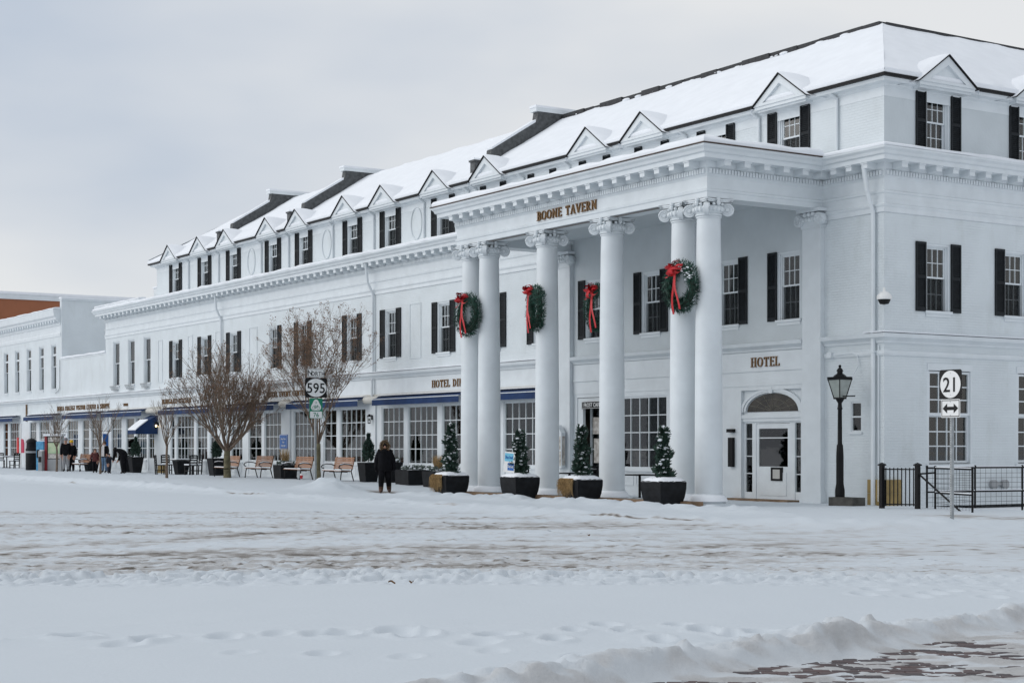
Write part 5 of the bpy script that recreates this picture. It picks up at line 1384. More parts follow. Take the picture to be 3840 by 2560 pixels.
tall_planter('low wide planter with frosted greenery under the dining room windows', (-22.9,-1.2), 7, .58, .50, .52, 'low')
tall_planter('low square planter with tuft of dry grass between two benches', (-34.1,-1.25), 8, .62, .36, .40, 'grass', .75)
tall_planter('low planter with dry stalks partly hidden by the left portico planter', (-20.9,-1.3), 9, .60, .40, .44, 'grass', .6)

# ------------------------------------------------------------------ benches
def bench_proto():
    o = put('bench', None); L = .86
    sl = MB().bar((-L,0,0),(L,0,0),.055,.022).mesh('slat', WOOD)
    for k in range(6): put('slat', sl, o, (0,-.28+k*.083,.44-.004*k))
    for k in range(7):
        s_ = put('slat', sl, o, (0,.20+.014*k+.02,.53+k*.068)); s_.rotation_euler = (math.radians(78),0,0)
    for x in (-L+.06, L-.06):
        f = MB(); f.path([(x,-.30,0),(x,-.27,.25),(x,-.24,.41),(x,.18,.41),(x,.24,.55),(x,.36,1.0)], .024, 6)
        f.path([(x,.18,.41),(x,.24,.2),(x,.30,0)], .024, 6)
        f.build('leg', DARK, o, smooth=True)
        a = MB(); a.path([(x,.26,.62),(x,.10,.68),(x,-.15,.70),(x,-.30,.66),(x,-.36,.60),(x,-.34,.54),(x,-.26,.52),(x,-.24,.42)], .022, 6); a.build('armrest', DARK, o, smooth=True)
        s_ = MB(); s_.path([(x,.10,.705),(x,-.15,.725),(x,-.30,.685)], .020, 5); s_.build('snow', SNOW, o, smooth=True)
    MB().bar((-L+.06,0,.38),(L-.06,0,.38),.03,.03).build('stretcher', DARK, o)
    s_ = MB(); n = 16
    for i in range(n): s_.hexa([(-L+.02+i*1.68/n,-.30,.455),(-L+.02+(i+1)*1.68/n,-.30,.455),(-L+.02+(i+1)*1.68/n,.12,.44),(-L+.02+i*1.68/n,.12,.44),(-L+.02+i*1.68/n,-.28,.485),(-L+.02+(i+1)*1.68/n,-.28,.485),(-L+.02+(i+1)*1.68/n,.10,.46),(-L+.02+i*1.68/n,.10,.46)])
    s_.build('snow', SNOW, o)
    return o
BP = bench_proto()
for i, (x, y, lab) in enumerate(((-28.65,-1.45,'wooden slat bench with snowy seat just right of the route sign'),(-32.26,-1.5,'wooden slat bench directly left of the route sign'),(-36.3,-1.5,'wooden bench below the blue wall notice, left of the grass planter'),(-39.85,-1.5,'wooden bench half hidden behind the broad tree trunk'),(-59.4,-2.0,'bench behind the child in the maroon jacket'),(-64.2,-1.7,'bench mostly hidden behind the kiosk and the man in grey trousers'))):
    o = BP if i == 0 else copy_tree(BP)
    o.location = (x, y, gz(x,y)-.01); o.rotation_euler = (0,0,R.uniform(-.03,.03)); tag(o, lab, 'bench', 'benches facing the street')

# ------------------------------------------------------------------ cafe tables and chairs
def chair(label, loc, rz, snow=True, group='dark outdoor chairs'):
    o = thing('chair', label, 'chair', (loc[0], loc[1], loc[2] if len(loc) > 2 else gz(*loc)), rz, group)
    for x in (-.2,.2):
        MB().box(x-.025,x+.025,-.23,-.18,0,.44).build('leg', DARK, o); MB().hexa([(x-.025,.18,0),(x+.025,.18,0),(x+.025,.23,0),(x-.025,.23,0),(x-.025,.24,.95),(x+.025,.24,.95),(x+.025,.29,.95),(x-.025,.29,.95)]).build('leg', DARK, o)
        MB().box(x-.02,x+.02,-.18,.19,.18,.22).build('stretcher', DARK, o)
    MB().box(-.24,.24,-.25,.21,.44,.48).build('seat', DARK, o)
    for z in (.56,.68,.80,.90): MB().box(-.175,.175,.215+.06*(z-.44),.24+.06*(z-.44),z,z+.07).build('back_slat', DARK, o)
    if snow: MB().box(-.23,.23,-.24,.19,.481,.53).build('snow', SNOW, o)
    return o
def table(label, loc, w=.42, h=.74, snow=True, panel=False):
    o = thing('table', label, 'table', (loc[0], loc[1], loc[2] if len(loc) > 2 else gz(*loc)), 0, 'dark outdoor tables')
    MB().box(-w,w,-w,w,h-.04,h).build('table_top', DARK, o)
    if panel: MB().lathe([(.24,0),(.34,h-.05)], 4, sq=True).build('pedestal', PLANT, o)
    else: MB().tube((0,0,.03),(0,0,h-.04),.04,n=8).box(-.28,.28,-.04,.04,0,.04).box(-.04,.04,-.28,.28,0,.04).build('pedestal', DARK, o)
    if snow: MB().box(-w+.02,w-.02,-w+.02,w-.02,h+.001,h+.05).build('snow', SNOW, o)
    return o
table('dark square table with snow on top beneath the shop windows', (-46.3,-1.2), panel=True)
chair('dark slatted chair right of the snowy outdoor table', (-44.9,-1.25), math.radians(-80))
chair('dark chair left of the snowy outdoor table', (-48.0,-1.3), math.radians(85))
chair('dark chair in front of the snowy outdoor table', (-47.0,-2.0), math.radians(170))
chair('dark chair behind the snowy outdoor table', (-46.0,-.55), 0)
table('dark table left of the red window display at far left', (-76.4,-1.3))
chair('dark chair by the table at far left', (-77.4,-1.4), math.radians(80)); chair('pale snowy chair in front of the far left shop window', (-73.6,-1.6), math.radians(-70))
zf = .02
table('dark cafe table under the portico by the right window', (-8.55,-1.5,zf), .36, .74, False); chair('dark chair under the portico beside the entrance planter', (-7.75,-1.5,zf), math.radians(-90), False)
table('dark cafe table under the portico outside the cafe door', (-12.1,-1.6,zf), .36, .74, False); chair('dark chair under the portico outside the cafe door', (-11.1,-1.6,zf), math.radians(-90), False)
chair('dark chair half hidden by the second single column', (-13.9,-2.2,zf), math.radians(60), True)

# ------------------------------------------------------------------ signs
def ell(rx, rz_, y0, y1, n=40): return MB().prism([(rx*math.cos(2*math.pi*k/n), rz_*math.sin(2*math.pi*k/n)) for k in range(n)], y0, y1)
def plate(w, h, y0, y1, r=.03):
    p = []
    for cx, cz, a in ((w/2-r,h/2-r,0),(-w/2+r,h/2-r,90),(-w/2+r,-h/2+r,180),(w/2-r,-h/2+r,270)):
        for k in range(5): t = math.radians(a+k*22.5); p.append((cx+r*math.cos(t), cz+r*math.sin(t)))
    return MB().prism(p, y0, y1)
def bordered(w, h, z, o, face, edge, name):
    b = plate(w, h, -.045, -.040).build(name, face, o, (0,0,z))
    e = MB(); t = .015; i = .018
    for (x0,x1,z0,z1) in ((-w/2+i,w/2-i,h/2-i-t,h/2-i),(-w/2+i,w/2-i,-h/2+i,-h/2+i+t),(-w/2+i,-w/2+i+t,-h/2+i+t,h/2-i-t),(w/2-i-t,w/2-i,-h/2+i+t,h/2-i-t)): e.box(x0,x1,-.0475,-.0455,z0,z1)
    e.build('border', edge, b); return b
def post(o, h):
    m = MB().box(-.03,-.024,-.03,.03,0,h).box(.024,.03,-.03,.03,0,h).box(-.024,.024,-.036,-.030,0,h); m.build('post', STEEL, o)
    hs = MB()
    for k in range(int(h/.05)): hs.box(-.007,.007,-.0375,-.0362,.03+k*.05,.044+k*.05)
    tag(hs.build('post_holes', SBLACK, o), kind='stuff')
def bolts(o, zs):
    b = MB()
    for z in zs: b.tube((0,-.05,z),(0,-.045,z),.010,n=6)
    b.build('bolt', STEEL, o)
s1 = thing('route_sign', 'post with north plate, oval 595 route marker and green bicycle route sign', 'sign', (-22.6,-5.4,gz(-22.6,-5.4)-.05), math.pi/2)
post(s1, 4.2)
b = bordered(.66,.30, 4.10-.0, s1, SWHITE, SBLACK, 'north_plate')
put('lettering', text_mesh('N', .19, SBLACK, .008), b, (-.235,-.049,-.095)); put('lettering', text_mesh('ORTH', .15, SBLACK, .008), b, (.075,-.049,-.095))
q = plate(.86,.70,-.045,-.040,.05).build('route_plate', SBLACK, s1, (0,0,3.57)); ell(.405,.325,-.049,-.0455).build('route_oval', SWHITE, q)
put('lettering', text_mesh('595', .36, SBLACK, .012), q, (0,-.053,-.18), 0, (1.0,1,1))
g1 = plate(.52,.72,-.045,-.040,.04).build('bicycle_plate', SGREEN, s1, (0,0,2.83))
tri_ = []
for k in range(36):
    t = 2*math.pi*k/36; r = .185*(1+.16*math.cos(3*(t-math.pi/2))); tri_.append((r*math.cos(t)*1.0, .10+r*math.sin(t)*1.05))
MB().prism(tri_, -.048, -.0455).build('shield', SWHITE, g1)
bk = MB()
def ring(cx, cz, r): bk.path([(cx+r*math.cos(2*math.pi*k/16),-.05,cz+r*math.sin(2*math.pi*k/16)) for k in range(17)], .007, 4)
ring(-.085,.02,.058); ring(.085,.02,.058)
for a, c in (((-.085,.02),(-.04,.095)),((-.04,.095),(.055,.095)),((-.045,.10),(-.01,.02)),((-.085,.02),(-.01,.02)),((-.01,.02),(.055,.095)),((.085,.02),(.045,.12)),((.045,.12),(.075,.125)),((-.055,.112),(-.02,.112))): bk.tube((a[0],-.05,a[1]),(c[0],-.05,c[1]),.007,n=4)
bk.build('bicycle_symbol', SGREEN, g1); put('lettering', text_mesh('US', .05, SGREEN, .01), g1, (0,-.049,.185))
plate(.47,.24,-.048,-.0455,.03).build('number_plate', SWHITE, g1, (0,0,-.225)); put('lettering', text_mesh('76', .16, SGREEN, .012), g1, (0,-.051,-.305))
bolts(s1, (4.19,4.01,3.83,3.31,3.10))
s2 = thing('route_sign', 'post with oval 21 route marker above double-headed arrow plate', 'sign', (7.05,-5.2,gz(7.05,-5.2)-.06), 0)
post(s2, 3.1)
q = plate(.61,.61,-.045,-.040,.05).build('route_plate', SBLACK, s2, (0,0,2.90)); ell(.275,.285,-.049,-.0455).build('route_oval', SWHITE, q)
put('lettering', text_mesh('21', .31, SBLACK, .010), q, (0,-.053,-.155), 0, (.95,1,1))
b = bordered(.52,.38,2.40, s2, SWHITE, SBLACK, 'arrow_plate')
ar = MB().prism([(-.21,0),(-.09,.10),(-.09,.035),(.09,.035),(.09,.10),(.21,0),(.09,-.10),(.09,-.035),(-.09,-.035),(-.09,-.10)], -.0495, -.0465); ar.build('arrow', SBLACK, b)
bolts(s2, (3.13,2.68,2.54,2.26))

# ------------------------------------------------------------------ lamp post
lp = thing('lamp_post', 'black lamp post with tapered glass lantern on stone block beside the entrance', 'lamp', (-.75,-.85,0.0))
MB().box(-.16,.72,-.25,.2,-.1,.27).build('stone_block', mat('dark stone', (.06,.058,.052), .85, .3, 5, .5, 20), lp)
MB().lathe([(.13,.27),(.13,.45),(.10,.62),(.10,1.35),(.085,1.62),(.062,1.66),(.055,2.55),(.075,2.58),(.06,2.62),(.05,2.72),(.10,2.80),(.12,2.84)], 12).build('pole', DARK, lp, smooth=True)
MB().bar((-.02,0,2.90),(.55,0,2.90),.025,.03).build('ladder_bar', DARK, lp)
fr = MB()
for sx, sy in ((-1,-1),(1,-1),(1,1),(-1,1)): fr.tube((sx*.11,sy*.11,2.86),(sx*.215,sy*.215,3.34),.014,n=5)
fr.box(-.12,.12,-.12,.12,2.83,2.87)
for a, b in (((-.23,-.23),(.23,-.21)),((-.23,.21),(.23,.23)),((-.23,-.21),(-.21,.21)),((.21,-.21),(.23,.21))): fr.box(a[0],b[0],a[1],b[1],3.33,3.37)
for k in range(12):
    for s_ in (-.23,.23):
        fr.box(-.225+k*.038,-.205+k*.038,s_-.008,s_+.008,3.37,3.41); fr.box(s_-.008,s_+.008,-.225+k*.038,-.205+k*.038,3.37,3.41)
fr.lathe([(.21,3.365),(.15,3.45),(.075,3.50),(.07,3.55),(.09,3.56),(.075,3.60),(.045,3.64),(.015,3.66)], 8).ball((0,0,3.69),.04,8,6).build('lantern_frame', DARK, lp)
for sx, sy in ((0,-1),(1,0),(0,1),(-1,0)):
    tx, ty = -sy, sx
    c0 = Vector((sx*.108,sy*.108,2.87)); c1 = Vector((sx*.213,sy*.213,3.33)); u0 = Vector((tx*.10,ty*.10,0)); u1 = Vector((tx*.20,ty*.20,0))
    MB().quad(c0-u0,c0+u0,c1+u1,c1-u1).build('lantern_pane', LGLASS, lp)

# ------------------------------------------------------------------ gate and railings at the right
def zb(x, y): return gz(x, y)-.03
gt = thing('picket_gate', 'black picket gate between two posts at the hotel corner', 'gate', (0,0,0))
A0, A1 = Vector((1.62,-1.72,.05)), Vector((2.38,-1.28,.05))
for p in (A0, A1): MB().box(p.x-.05,p.x+.05,p.y-.05,p.y+.05,-.05,1.12).lathe([(.075,1.12),(.075,1.15),(.0,1.20)],4,(p.x,p.y,0),True).build('post', DARK, gt)
MB().bar(A0+Vector((0,0,.98)),A1+Vector((0,0,.98)),.03,.03).build('rail', DARK, gt); MB().bar(A0+Vector((0,0,.12)),A1+Vector((0,0,.12)),.03,.03).build('rail', DARK, gt)
pk = MB().box(-.01,.01,-.01,.01,.08,1.02).mesh('picket', DARK)
for k in range(1, 9): put('picket', pk, gt, A0+(A1-A0)*k/9)
def mesh_rail(label, pts, top, diag=False, rows=8, cell=.16):
    o = thing('wire_railing', label, 'railing', (0,0,0), 0, 'black pipe railings with wire mesh'); 
    for p in pts: MB().tube((p[0],p[1],-.1),(p[0],p[1],top+.02),.026,n=8).ball((p[0],p[1],top+.03),.034,8,5).build('post', DARK, o)
    for a, b in zip(pts[:-1], pts[1:]):
        a, b = Vector((a[0],a[1],0)), Vector((b[0],b[1],0)); L = (b-a).length
        MB().tube(a+Vector((0,0,top)),b+Vector((0,0,top)),.024,n=8).build('rail', DARK, o); MB().tube(a+Vector((0,0,.46)),b+Vector((0,0,.46)),.022,n=8).build('rail', DARK, o)
        MB().bar(a+Vector((0,0,top+.028)),b+Vector((0,0,top+.028)),.035,.018).bar(a+Vector((0,0,.488)),b+Vector((0,0,.488)),.035,.018).build('snow', SNOW, o)
        w = MB(); n = int(L/cell)
        for k in range(1, n): p = a+(b-a)*k/n; w.tube(p+Vector((0,0,.08)), p+Vector((0,0,top-.02)), .004, n=4)
        for k in range(1, rows): z = .08+(top-.1)*k/rows; w.tube(a+Vector((0,0,z)), b+Vector((0,0,z)), .004, n=4)
        tag(w.build('wire_mesh', STEEL if False else DARK, o), kind='stuff')
    if diag: MB().tube((2.40,-1.26,.92),(pts[0][0]+.75*(pts[1][0]-pts[0][0])*.6+.35,pts[0][1]+.5*(pts[1][1]-pts[0][1]),.02),.024,n=8).tube((2.40,-1.26,.92),(pts[0][0],pts[0][1],.95),.022,n=8).build('brace', DARK, o)
    return o
mesh_rail('black pipe railing with wire mesh and slanted brace, next to the gate', [(2.55,-.85),(4.35,-1.55)], 1.06, True)
mesh_rail('long black pipe railing with wire mesh along the side wall', [(2.0,-.55),(2.2,.96),(2.42,2.47),(2.7,4.2),(3.0,6.2)], 1.06)
MB()
fn = thing('finial', 'black ornamental finial standing in the snow behind the railing', 'finial', (1.1,4.55,gz(1.1,.5)))
MB().lathe([(.15,.12),(.13,.17),(.05,.24),(.07,.27),(.03,.30),(.055,.34),(.03,.38),(.012,.46),(.0,.52)], 12).lathe([(.15,-.1),(.15,.12)],12).build('body', DARK, fn, smooth=True)

# ------------------------------------------------------------------ kiosk, newspaper boxes, bin at far left
kz = lambda x, y: gz(x, y)-.03
k1 = thing('map_kiosk', 'red-framed map kiosk with green town map and grey lower panels', 'kiosk', (-61.2,-2.9,kz(-61.2,-2.9)), math.radians(38))
MB().box(-.55,-.40,-.14,.14,0,2.0).build('side_panel', REDP, k1); MB().box(.45,.55,-.14,.14,0,2.0).build('side_panel', GREYP, k1)
MB().box(-.40,.45,-.08,.10,.0,.70).build('lower_panel', GREYP, k1); MB().box(-.40,.45,-.08,.10,.70,2.0).build('case', DARK, k1)
MB().box(-.36,.41,-.09,-.08,1.02,1.62).build('map', MAPG, k1); MB().box(-.36,.41,-.09,-.08,.74,1.0).build('notices', POST, k1); MB().box(-.36,.41,-.09,-.08,1.68,1.94).build('header', mat('kiosk header', (.5,.48,.45), .5, .5, 9), k1)
MB().box(-.60,.60,-.2,.2,2.0,2.12).build('snow', SNOW, k1)
def newsbox(name, label, loc, m_, h, rz=.6):
    o = thing(name, label, 'newspaper box', (loc[0], loc[1], kz(*loc)), rz)
    MB().prism([(-.24,0),(.24,0),(.24,h*.8),(.12,h),(-.24,h)], -.25, .25, 'x').build('cabinet', m_, o)
    MB().box(-.20,.20,-.262,-.241,h*.45,h*.72).build('window', SBLACK if m_ is not PLANT else GREYP, o); MB().box(-.12,.12,-.28,-.245,h*.36,h*.40).build('handle', STEEL, o)
    MB().box(-.25,.25,-.05,.25,h+.001,h+.06).build('snow', SNOW, o); return o
newsbox('newspaper_box', 'bright blue newspaper box next to the red map kiosk', (-63.1,-3.0), ICEBLUE, 1.7)
newsbox('newspaper_box', 'narrow grey newspaper box in front of the blue one', (-61.6,-3.5), GREYP, 1.15).scale = (.5,.6,1)
tb = thing('litter_bin', 'tall dark litter bin with rounded lid left of the blue box', 'bin', (-65.2,-3.0,kz(-65.2,-3.0)))
MB().lathe([(.32,0),(.34,.1),(.34,1.25),(.30,1.30),(.28,1.65)], 16).build('barrel', PLANT, tb, smooth=True); MB().lathe([(.345,1.02),(.36,1.05),(.36,1.10),(.345,1.13)],16).build('band', GREYP, tb); MB().lathe([(.32,1.62),(.29,1.75),(.16,1.85),(.0,1.88)],16).build('lid', DARK, tb, smooth=True)
rdp = thing('red_banner', 'bright red rounded banner boards in the far left shop window', 'banner', (-76.0,-.5,kz(-76,-.5)))
MB().box(-.9,-.5,-.02,.02,1.0,2.0).build('board', mat('red poster', (.55,.02,.02), .5, .3, 3), rdp); MB().prism([(.1,1.0),(.7,1.0),(.7,1.6),(.55,1.85),(.35,1.9),(.1,1.9)], -.02, .02).build('board', mat('crimson poster', (.45,.0,.05), .5), rdp); MB().box(-.05,.02,-.03,.03,-.1,2.9).build('post', SWHITE, rdp)
for i, (x, y, lab) in enumerate(((-68.0,-.35,'narrow blue hanging sign behind the couple in hats'),(-60.0,-.35,'narrow blue hanging sign behind the woman with the scarf'))):
    o = thing('hanging_sign', lab, 'sign', (x,y,0), math.pi/2, 'narrow blue shop signs'); MB().box(-.15,.15,-.02,.02,1.4,2.3).build('board', SBLUE, o); MB().bar((-.3,0,2.45),(.34,0,2.45),.02,.02).build('bracket', DARK, o)
cp = thing('paper_cup', 'small red and white cup left in the snow under a bench', 'cup', (-30.9,-2.0,gz(-30.9,-2.0)+.05)); MB().lathe([(.04,0),(.06,.14)],10).build('cup', RED, cp); MB().lathe([(.065,.14),(.06,.2),(.0,.22)],10).build('lid', SWHITE, cp)
# fallen leaves and slush clods on the street
LR = random.Random(9)
for i, (px_, d_, lab) in enumerate(((.9,18.4,'curled brown leaf lying on the churned snow edge'),(3.2,29,'small yellow-brown leaf on the snow near the portico'),(-.2,18.7,'small broken leaf left of the curled leaf'))):
    r_ = [(-1.9),(3.6),(-2.15)][i] if False else (945-1176)/3785*d_ if i == 0 else ((1352-1176)/3785*d_ if i == 1 else (900-1176)/3785*d_)
    p = CAM+RGT*r_+FWD*d_; o = thing('leaf', lab, 'leaf', (p.x, p.y, gz(p.x,p.y)+.03), LR.uniform(0,6)); o.scale = (.6,.6,.6)
    m = MB(); n = 8
    for k in range(n):
        u0, u1 = k/n, (k+1)/n; w0, w1 = .045*math.sin(u0*math.pi)+.002, .045*math.sin(u1*math.pi)+.002
        for s_ in (-1,1): m.quad((u0*.14-.07,0,.02*math.sin(u0*5)),(u1*.14-.07,0,.02*math.sin(u1*5)),(u1*.14-.07,s_*w1,.02*math.sin(u1*5)+.03),(u0*.14-.07,s_*w0,.02*math.sin(u0*5)+.03))
    m.build('blade', mat('dry leaf', (.16,.075,.02), .7, .3, 20), o)
# ------------------------------------------------------------------ people
SKIN = mat('skin', (.45,.25,.18), .55, .1, 8)
def person(name, label, loc, rz, H, cols, J={}, bulk=1.0, gloves=None, hat=None, hood=None, scarf=None, hair=None, skirt=False, coat=False):
    """one continuous skinned figure; joints in units of height, facing -Y. cols: jacket, trousers, shoes"""
    j = dict(pelvis=(0,0,.52), waist=(0,0,.60), chest=(0,-.005,.72), neck=(0,0,.83), chin=(0,-.015,.865), head=(0,-.01,.92), crown=(0,0,.975),
             shL=(-.105,0,.80), elL=(-.135,.02,.63), wrL=(-.135,-.03,.49), haL=(-.135,-.04,.45),
             shR=(.105,0,.80), elR=(.135,.02,.63), wrR=(.135,-.03,.49), haR=(.135,-.04,.45),
             hiL=(-.05,0,.50), knL=(-.055,-.01,.28), anL=(-.055,.01,.05), toL=(-.06,-.085,.02),
             hiR=(.05,0,.50), knR=(.055,-.01,.28), anR=(.055,.01,.05), toR=(.06,-.085,.02))
    boots = J.get('boots'); j.update({k: v for k, v in J.items() if k != 'boots'})
    rad = dict(pelvis=.085, waist=.080, chest=.088, neck=.034, chin=.040, head=.054, crown=.034, shL=.045, elL=.034, wrL=.027, haL=.020, hiL=.060, knL=.043, anL=.032, toL=.022)
    for k in list(rad):
        if k.endswith('L'): rad[k[:-1]+'R'] = rad[k]
    for k in rad:
        if k not in ('neck','chin','head','crown','haL','haR','toL','toR'): rad[k] *= bulk
    bones = [('pelvis','waist','j'),('waist','chest','j'),('chest','neck','j'),('neck','chin','s'),('chin','head','s'),('head','crown','s'),
             ('chest','shL','j'),('shL','elL','j'),('elL','wrL','j'),('wrL','haL','s'),('chest','shR','j'),('shR','elR','j'),('elR','wrR','j'),('wrR','haR','s'),
             ('pelvis','hiL','t'),('hiL','knL','t'),('knL','anL','t'),('anL','toL','b'),('pelvis','hiR','t'),('hiR','knR','t'),('knR','anR','t'),('anR','toR','b')]
    names = list(j); V = [Vector(j[n])*H for n in names]; rr = [rad[n]*H for n in names]; E_ = [(names.index(a), names.index(b)) for a, b, _ in bones]
    B = [(V[a], V[b], t) for (a, b), (_, _, t) in zip(E_, bones)]
    # fingers: four and a thumb on each hand; nose
    def addv(p, r, frm, t):
        V.append(Vector(p)); rr.append(r); E_.append((frm, len(V)-1)); B.append((V[frm], V[-1], t)); return len(V)-1
    for s_, side in ((-1,'L'),(1,'R')):
        w, h = V[names.index('wr'+side)], V[names.index('ha'+side)]; d = (h-w).normalized(); sx = Vector((1,0,0))-d*d.x
        sx = sx.normalized() if sx.length > .1 else Vector((0,1,0)); fw = d.cross(sx).normalized()
        hi = names.index('ha'+side)
        for q, l in ((-1.5,.034),(-.5,.042),(.5,.040),(1.5,.030)):
            k = addv(h+fw*q*.0085*H+d*.016*H, .0055*H, hi, 's'); k2 = addv(V[k]+d*l*.55*H+sx*(-s_)*.004*H, .005*H, k, 's'); addv(V[k2]+d*l*.4*H+sx*(-s_)*.010*H, .004*H, k2, 's')
        k = addv(h-d*.008*H+fw*.020*H, .006*H, hi, 's'); addv(V[k]+d*.022*H+fw*.010*H, .005*H, k, 's')
    hd = names.index('head'); fdir = Vector((0,-1,0)); addv(V[hd]+Vector((0,-.060*H,-.012*H)), .010*H, hd, 's')
    for s_ in (-1,1): addv(V[hd]+Vector((s_*.054*H,.004*H,-.01*H)), .010*H, hd, 's')
    me = bpy.data.meshes.new('body'); me.from_pydata([tuple(v) for v in V], E_, []); me.update()
    ob = bpy.data.objects.new('body', me); COL.objects.link(ob)
    sk = ob.modifiers.new('skin', 'SKIN'); sk.use_smooth_shade = True
    for k, sv in enumerate(me.skin_vertices[0].data): sv.radius = (rr[k], rr[k]); sv.use_root = (k == 0)
    sb = ob.modifiers.new('sub', 'SUBSURF'); sb.levels = 2; sb.render_levels = 2
    dgp = bpy.context.evaluated_depsgraph_get(); dgp.update()
    nm = bpy.data.meshes.new_from_object(ob.evaluated_get(dgp)); COL.objects.unlink(ob); bpy.data.objects.remove(ob)
    nm.name = 'body'; nm.materials.clear()
    mats = {'j':0,'t':1,'b':2,'s':3}
    for c in cols: nm.materials.append(c)
    nm.materials.append(SKIN)
    nm.polygons.foreach_set('use_smooth', [True]*len(nm.polygons))
    for p in nm.polygons:
        c = p.center; best = None
        for a, b, t in B:
            ab = b-a; u = max(0, min(1, (c-a).dot(ab)/max(1e-9, ab.length_squared))); dd = (c-(a+ab*u)).length
            if best is None or dd < best[0]-1e-6: best = (dd, t)
        t = best[1]
        if t == 't' and c.z > (j['pelvis'][2]-(.09 if skirt else .045))*H: t = 'j'
        if t == 't' and c.z < .13*H and boots: t = 'b'
        if t == 's' and gloves and c.z < .6*H: t = 'j'
        p.material_index = mats[t]
    o = thing(name, label, 'person', loc, rz, None)
    put('body', nm, o)
    hp = Vector(j['head'])*H
    ey = MB()
    for s_ in (-1,1): ey.ball((hp.x+s_*.020*H, hp.y-.050*H, hp.z+.004*H), .0055*H, 6, 4)
    ey.build('eyes', SBLACK, o)
    MB().box(hp.x-.016*H,hp.x+.016*H,hp.y-.0535*H,hp.y-.049*H,hp.z-.034*H,hp.z-.029*H).build('mouth', mat('lips', (.30,.12,.10), .5), o)
    if hat: MB().lathe([(.062*H,.0),(.064*H,.018*H),(.061*H,.03*H),(.052*H,.055*H),(.03*H,.074*H),(.0,.079*H)], 16, (hp.x,hp.y+.004*H,hp.z+.012*H)).build('hat', hat, o, smooth=True)
    if hair: MB().ball((hp.x,hp.y+.016*H,hp.z+.006*H), .064*H, 12, 8, (1,1,1.08)).build('hair', hair, o, smooth=True)
    if hood:
        m = MB(); q = random.Random(2); n = 800
        for k in range(n):
            t = q.uniform(0,2*math.pi); R0 = .070*H; ph = q.uniform(0,2*math.pi); rt = .016*H
            e = Vector((math.cos(t),0,math.sin(t)*1.15)); c = hp+Vector((0,-.030*H,-.012*H))+e*(R0+rt*math.cos(ph))+Vector((0,-rt*math.sin(ph),0))
            d = (e*math.cos(ph)+Vector((0,-math.sin(ph),0))+Vector((q.uniform(-.4,.4),q.uniform(-.4,.4),q.uniform(-.9,.2)))).normalized(); w = d.cross(Vector((0,1,.3))).normalized()*.004*H
            m.quad(c-w, c+w, c+d*.032*H+w*.3, c+d*.032*H-w*.3)
        tag(m.build('fur_trim', hood, o), kind='stuff')
        MB().ball(tuple(hp+Vector((0,.018*H,.002*H))), .086*H, 14, 10, (1,.9,1.1)).build('hood', cols[0], o, smooth=True)
        MB().lathe([(.09*H,0),(.085*H,.03*H),(.06*H,.05*H)], 16, (hp.x,hp.y,hp.z-.12*H)).build('collar', hood if False else cols[0], o, smooth=True)
    if coat:
        m = MB(); n = 20; pr = [(.150,.105,.42),(.158,.118,.46),(.150,.118,.52),(.140,.112,.60),(.148,.112,.70),(.135,.095,.78),(.085,.07,.83)]
        for a, b, z in pr:
            for k in range(n):
                t = 2*math.pi*k/n; w = 1+.03*math.sin(3*t+z*20); m.v.append((a*w*H*math.cos(t), b*w*H*math.sin(t), z*H))
        for q in range(len(pr)-1):
            for k in range(n): m.f.append((q*n+k, q*n+(k+1)%n, (q+1)*n+(k+1)%n, (q+1)*n+k))
        m.build('coat', cols[0], o, smooth=True)
    if scarf:
        m = MB().lathe([(.045*H,-.02*H),(.062*H,0),(.058*H,.03*H),(.042*H,.04*H)], 14, tuple(Vector(j['neck'])*H)); nk = Vector(j['neck'])*H
        for s_ in (-1,1):
            for k in range(8): m.hexa([(nk.x+s_*.025*H-.02*H,-.082*H-.010*H,nk.z-.04*H*(k+1)),(nk.x+s_*.025*H+.02*H,-.082*H-.010*H,nk.z-.04*H*(k+1)),(nk.x+s_*.025*H+.02*H,-.07*H,nk.z-.04*H*(k+1)),(nk.x+s_*.025*H-.02*H,-.07*H,nk.z-.04*H*(k+1)),(nk.x+s_*.025*H-.02*H,-.085*H-.010*H,nk.z-.04*H*k),(nk.x+s_*.025*H+.02*H,-.085*H-.010*H,nk.z-.04*H*k),(nk.x+s_*.025*H+.02*H,-.07*H,nk.z-.04*H*k),(nk.x+s_*.025*H-.02*H,-.07*H,nk.z-.04*H*k)])
        m.build('scarf', scarf, o, smooth=True)
    return o
JB = mat('black coat', (.006,.006,.008), .9, .3, 9, .3, 30, spec=.15); JN = mat('navy coat', (.012,.016,.03), .8, .3, 9); TB = mat('black trousers', (.007,.007,.009), .9, .3, 9, spec=.15)
TG = mat('grey trousers', (.30,.30,.31), .85, .2, 7, .3, 20); TJ = mat('blue jeans', (.10,.17,.27), .85, .25, 7); SB = mat('dark shoes', (.015,.013,.012), .6); SBR = mat('brown boots', (.075,.035,.02), .6, .3, 8)
JM = mat('maroon jacket', (.10,.022,.020), .75, .35, 9); HY = mat('yellow hat', (.75,.45,.01), .7, .1, 8); HR = mat('red and teal hat', (.45,.03,.03), .7, .2, 14, col2=(.10,.35,.38)); FUR = mat('tan fur', (.19,.12,.06), .9, .4, 20); WSC = mat('white scarf', (.68,.66,.66), .85, .1, 9); HBR = mat('brown hair', (.07,.04,.025), .7, .3, 12)
face_cam = math.radians(57)
def at(x, y, dz=0): return (x, y, gz(x,y)+dz)
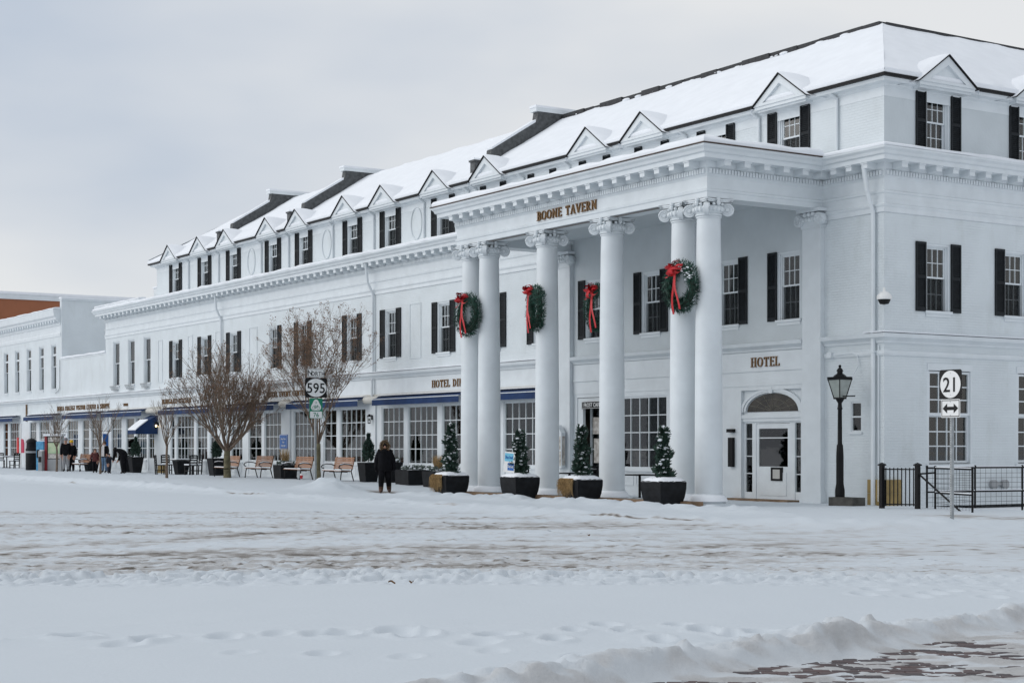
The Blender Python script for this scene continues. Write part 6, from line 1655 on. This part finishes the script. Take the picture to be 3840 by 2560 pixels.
person('person', 'person in black parka with tan fur-trimmed hood and brown boots walking past the windows', at(-18.3,-4.9,.0), math.radians(62), 1.74, (JB,TB,SBR),
       dict(knL=(-.07,-.05,.285), anL=(-.075,-.05,.05), toL=(-.085,-.14,.02), knR=(.07,.0,.28), anR=(.085,.10,.06), toR=(.095,.02,.02), elL=(-.165,.03,.63), wrL=(-.17,-.02,.47), haL=(-.168,-.03,.44), elR=(.165,.03,.63), wrR=(.185,-.01,.475), haR=(.19,-.02,.44), boots=True), 1.5, gloves=True, hat=SBLACK, hood=FUR, skirt=True, coat=True)
person('person', 'man in black jacket, grey trousers and red and teal hat', at(-58.8,-3.0), math.radians(60), 1.86, (JB,TG,SB), dict(knL=(-.05,-.03,.28), toL=(-.06,-.09,.02)), 1.3, hat=HR)
person('person', 'person in long black coat and bright yellow hat behind the man in grey trousers', at(-60.0,-2.3), math.radians(60), 1.74, (JB,TB,SB), {}, 1.3, hat=HY, skirt=True)
person('person', 'child in maroon jacket and dark trousers beside a young tree', at(-53.9,-3.0), math.radians(75), 1.28, (JM,TB,SB), dict(elL=(-.16,-.02,.66), wrL=(-.19,-.06,.53), haL=(-.2,-.07,.5)), 1.35, hair=HBR)
person('person', 'woman in black coat and blue jeans with long white scarf', at(-53.6,-2.6), math.radians(40), 1.68, (JB,TJ,SB), dict(elR=(.15,-.02,.66), wrR=(.16,-.11,.56), haR=(.16,-.13,.54)), 1.2, scarf=WSC, hair=HBR)
person('person', 'small child in navy snowsuit reaching out a hand', at(-51.4,-3.1), math.radians(110), 1.02, (JN,JN,SB), dict(elR=(.16,-.08,.70), wrR=(.18,-.2,.68), haR=(.185,-.24,.68)), 1.5, hat=JN)
person('person', 'man in black coat bending forward towards the children', at(-49.7,-2.9), math.radians(-60), 1.80, (JB,TB,SB),
       dict(waist=(0,-.05,.60), chest=(0,-.17,.66), neck=(0,-.27,.68), chin=(0,-.31,.675), head=(0,-.345,.67), crown=(0,-.39,.685), shL=(-.105,-.235,.66), shR=(.105,-.235,.66), elL=(-.13,-.24,.50), wrL=(-.11,-.30,.37), haL=(-.10,-.32,.34), elR=(.13,-.24,.50), wrR=(.11,-.30,.37), haR=(.10,-.32,.34), pelvis=(0,.02,.52)), 1.3, hair=SBLACK)
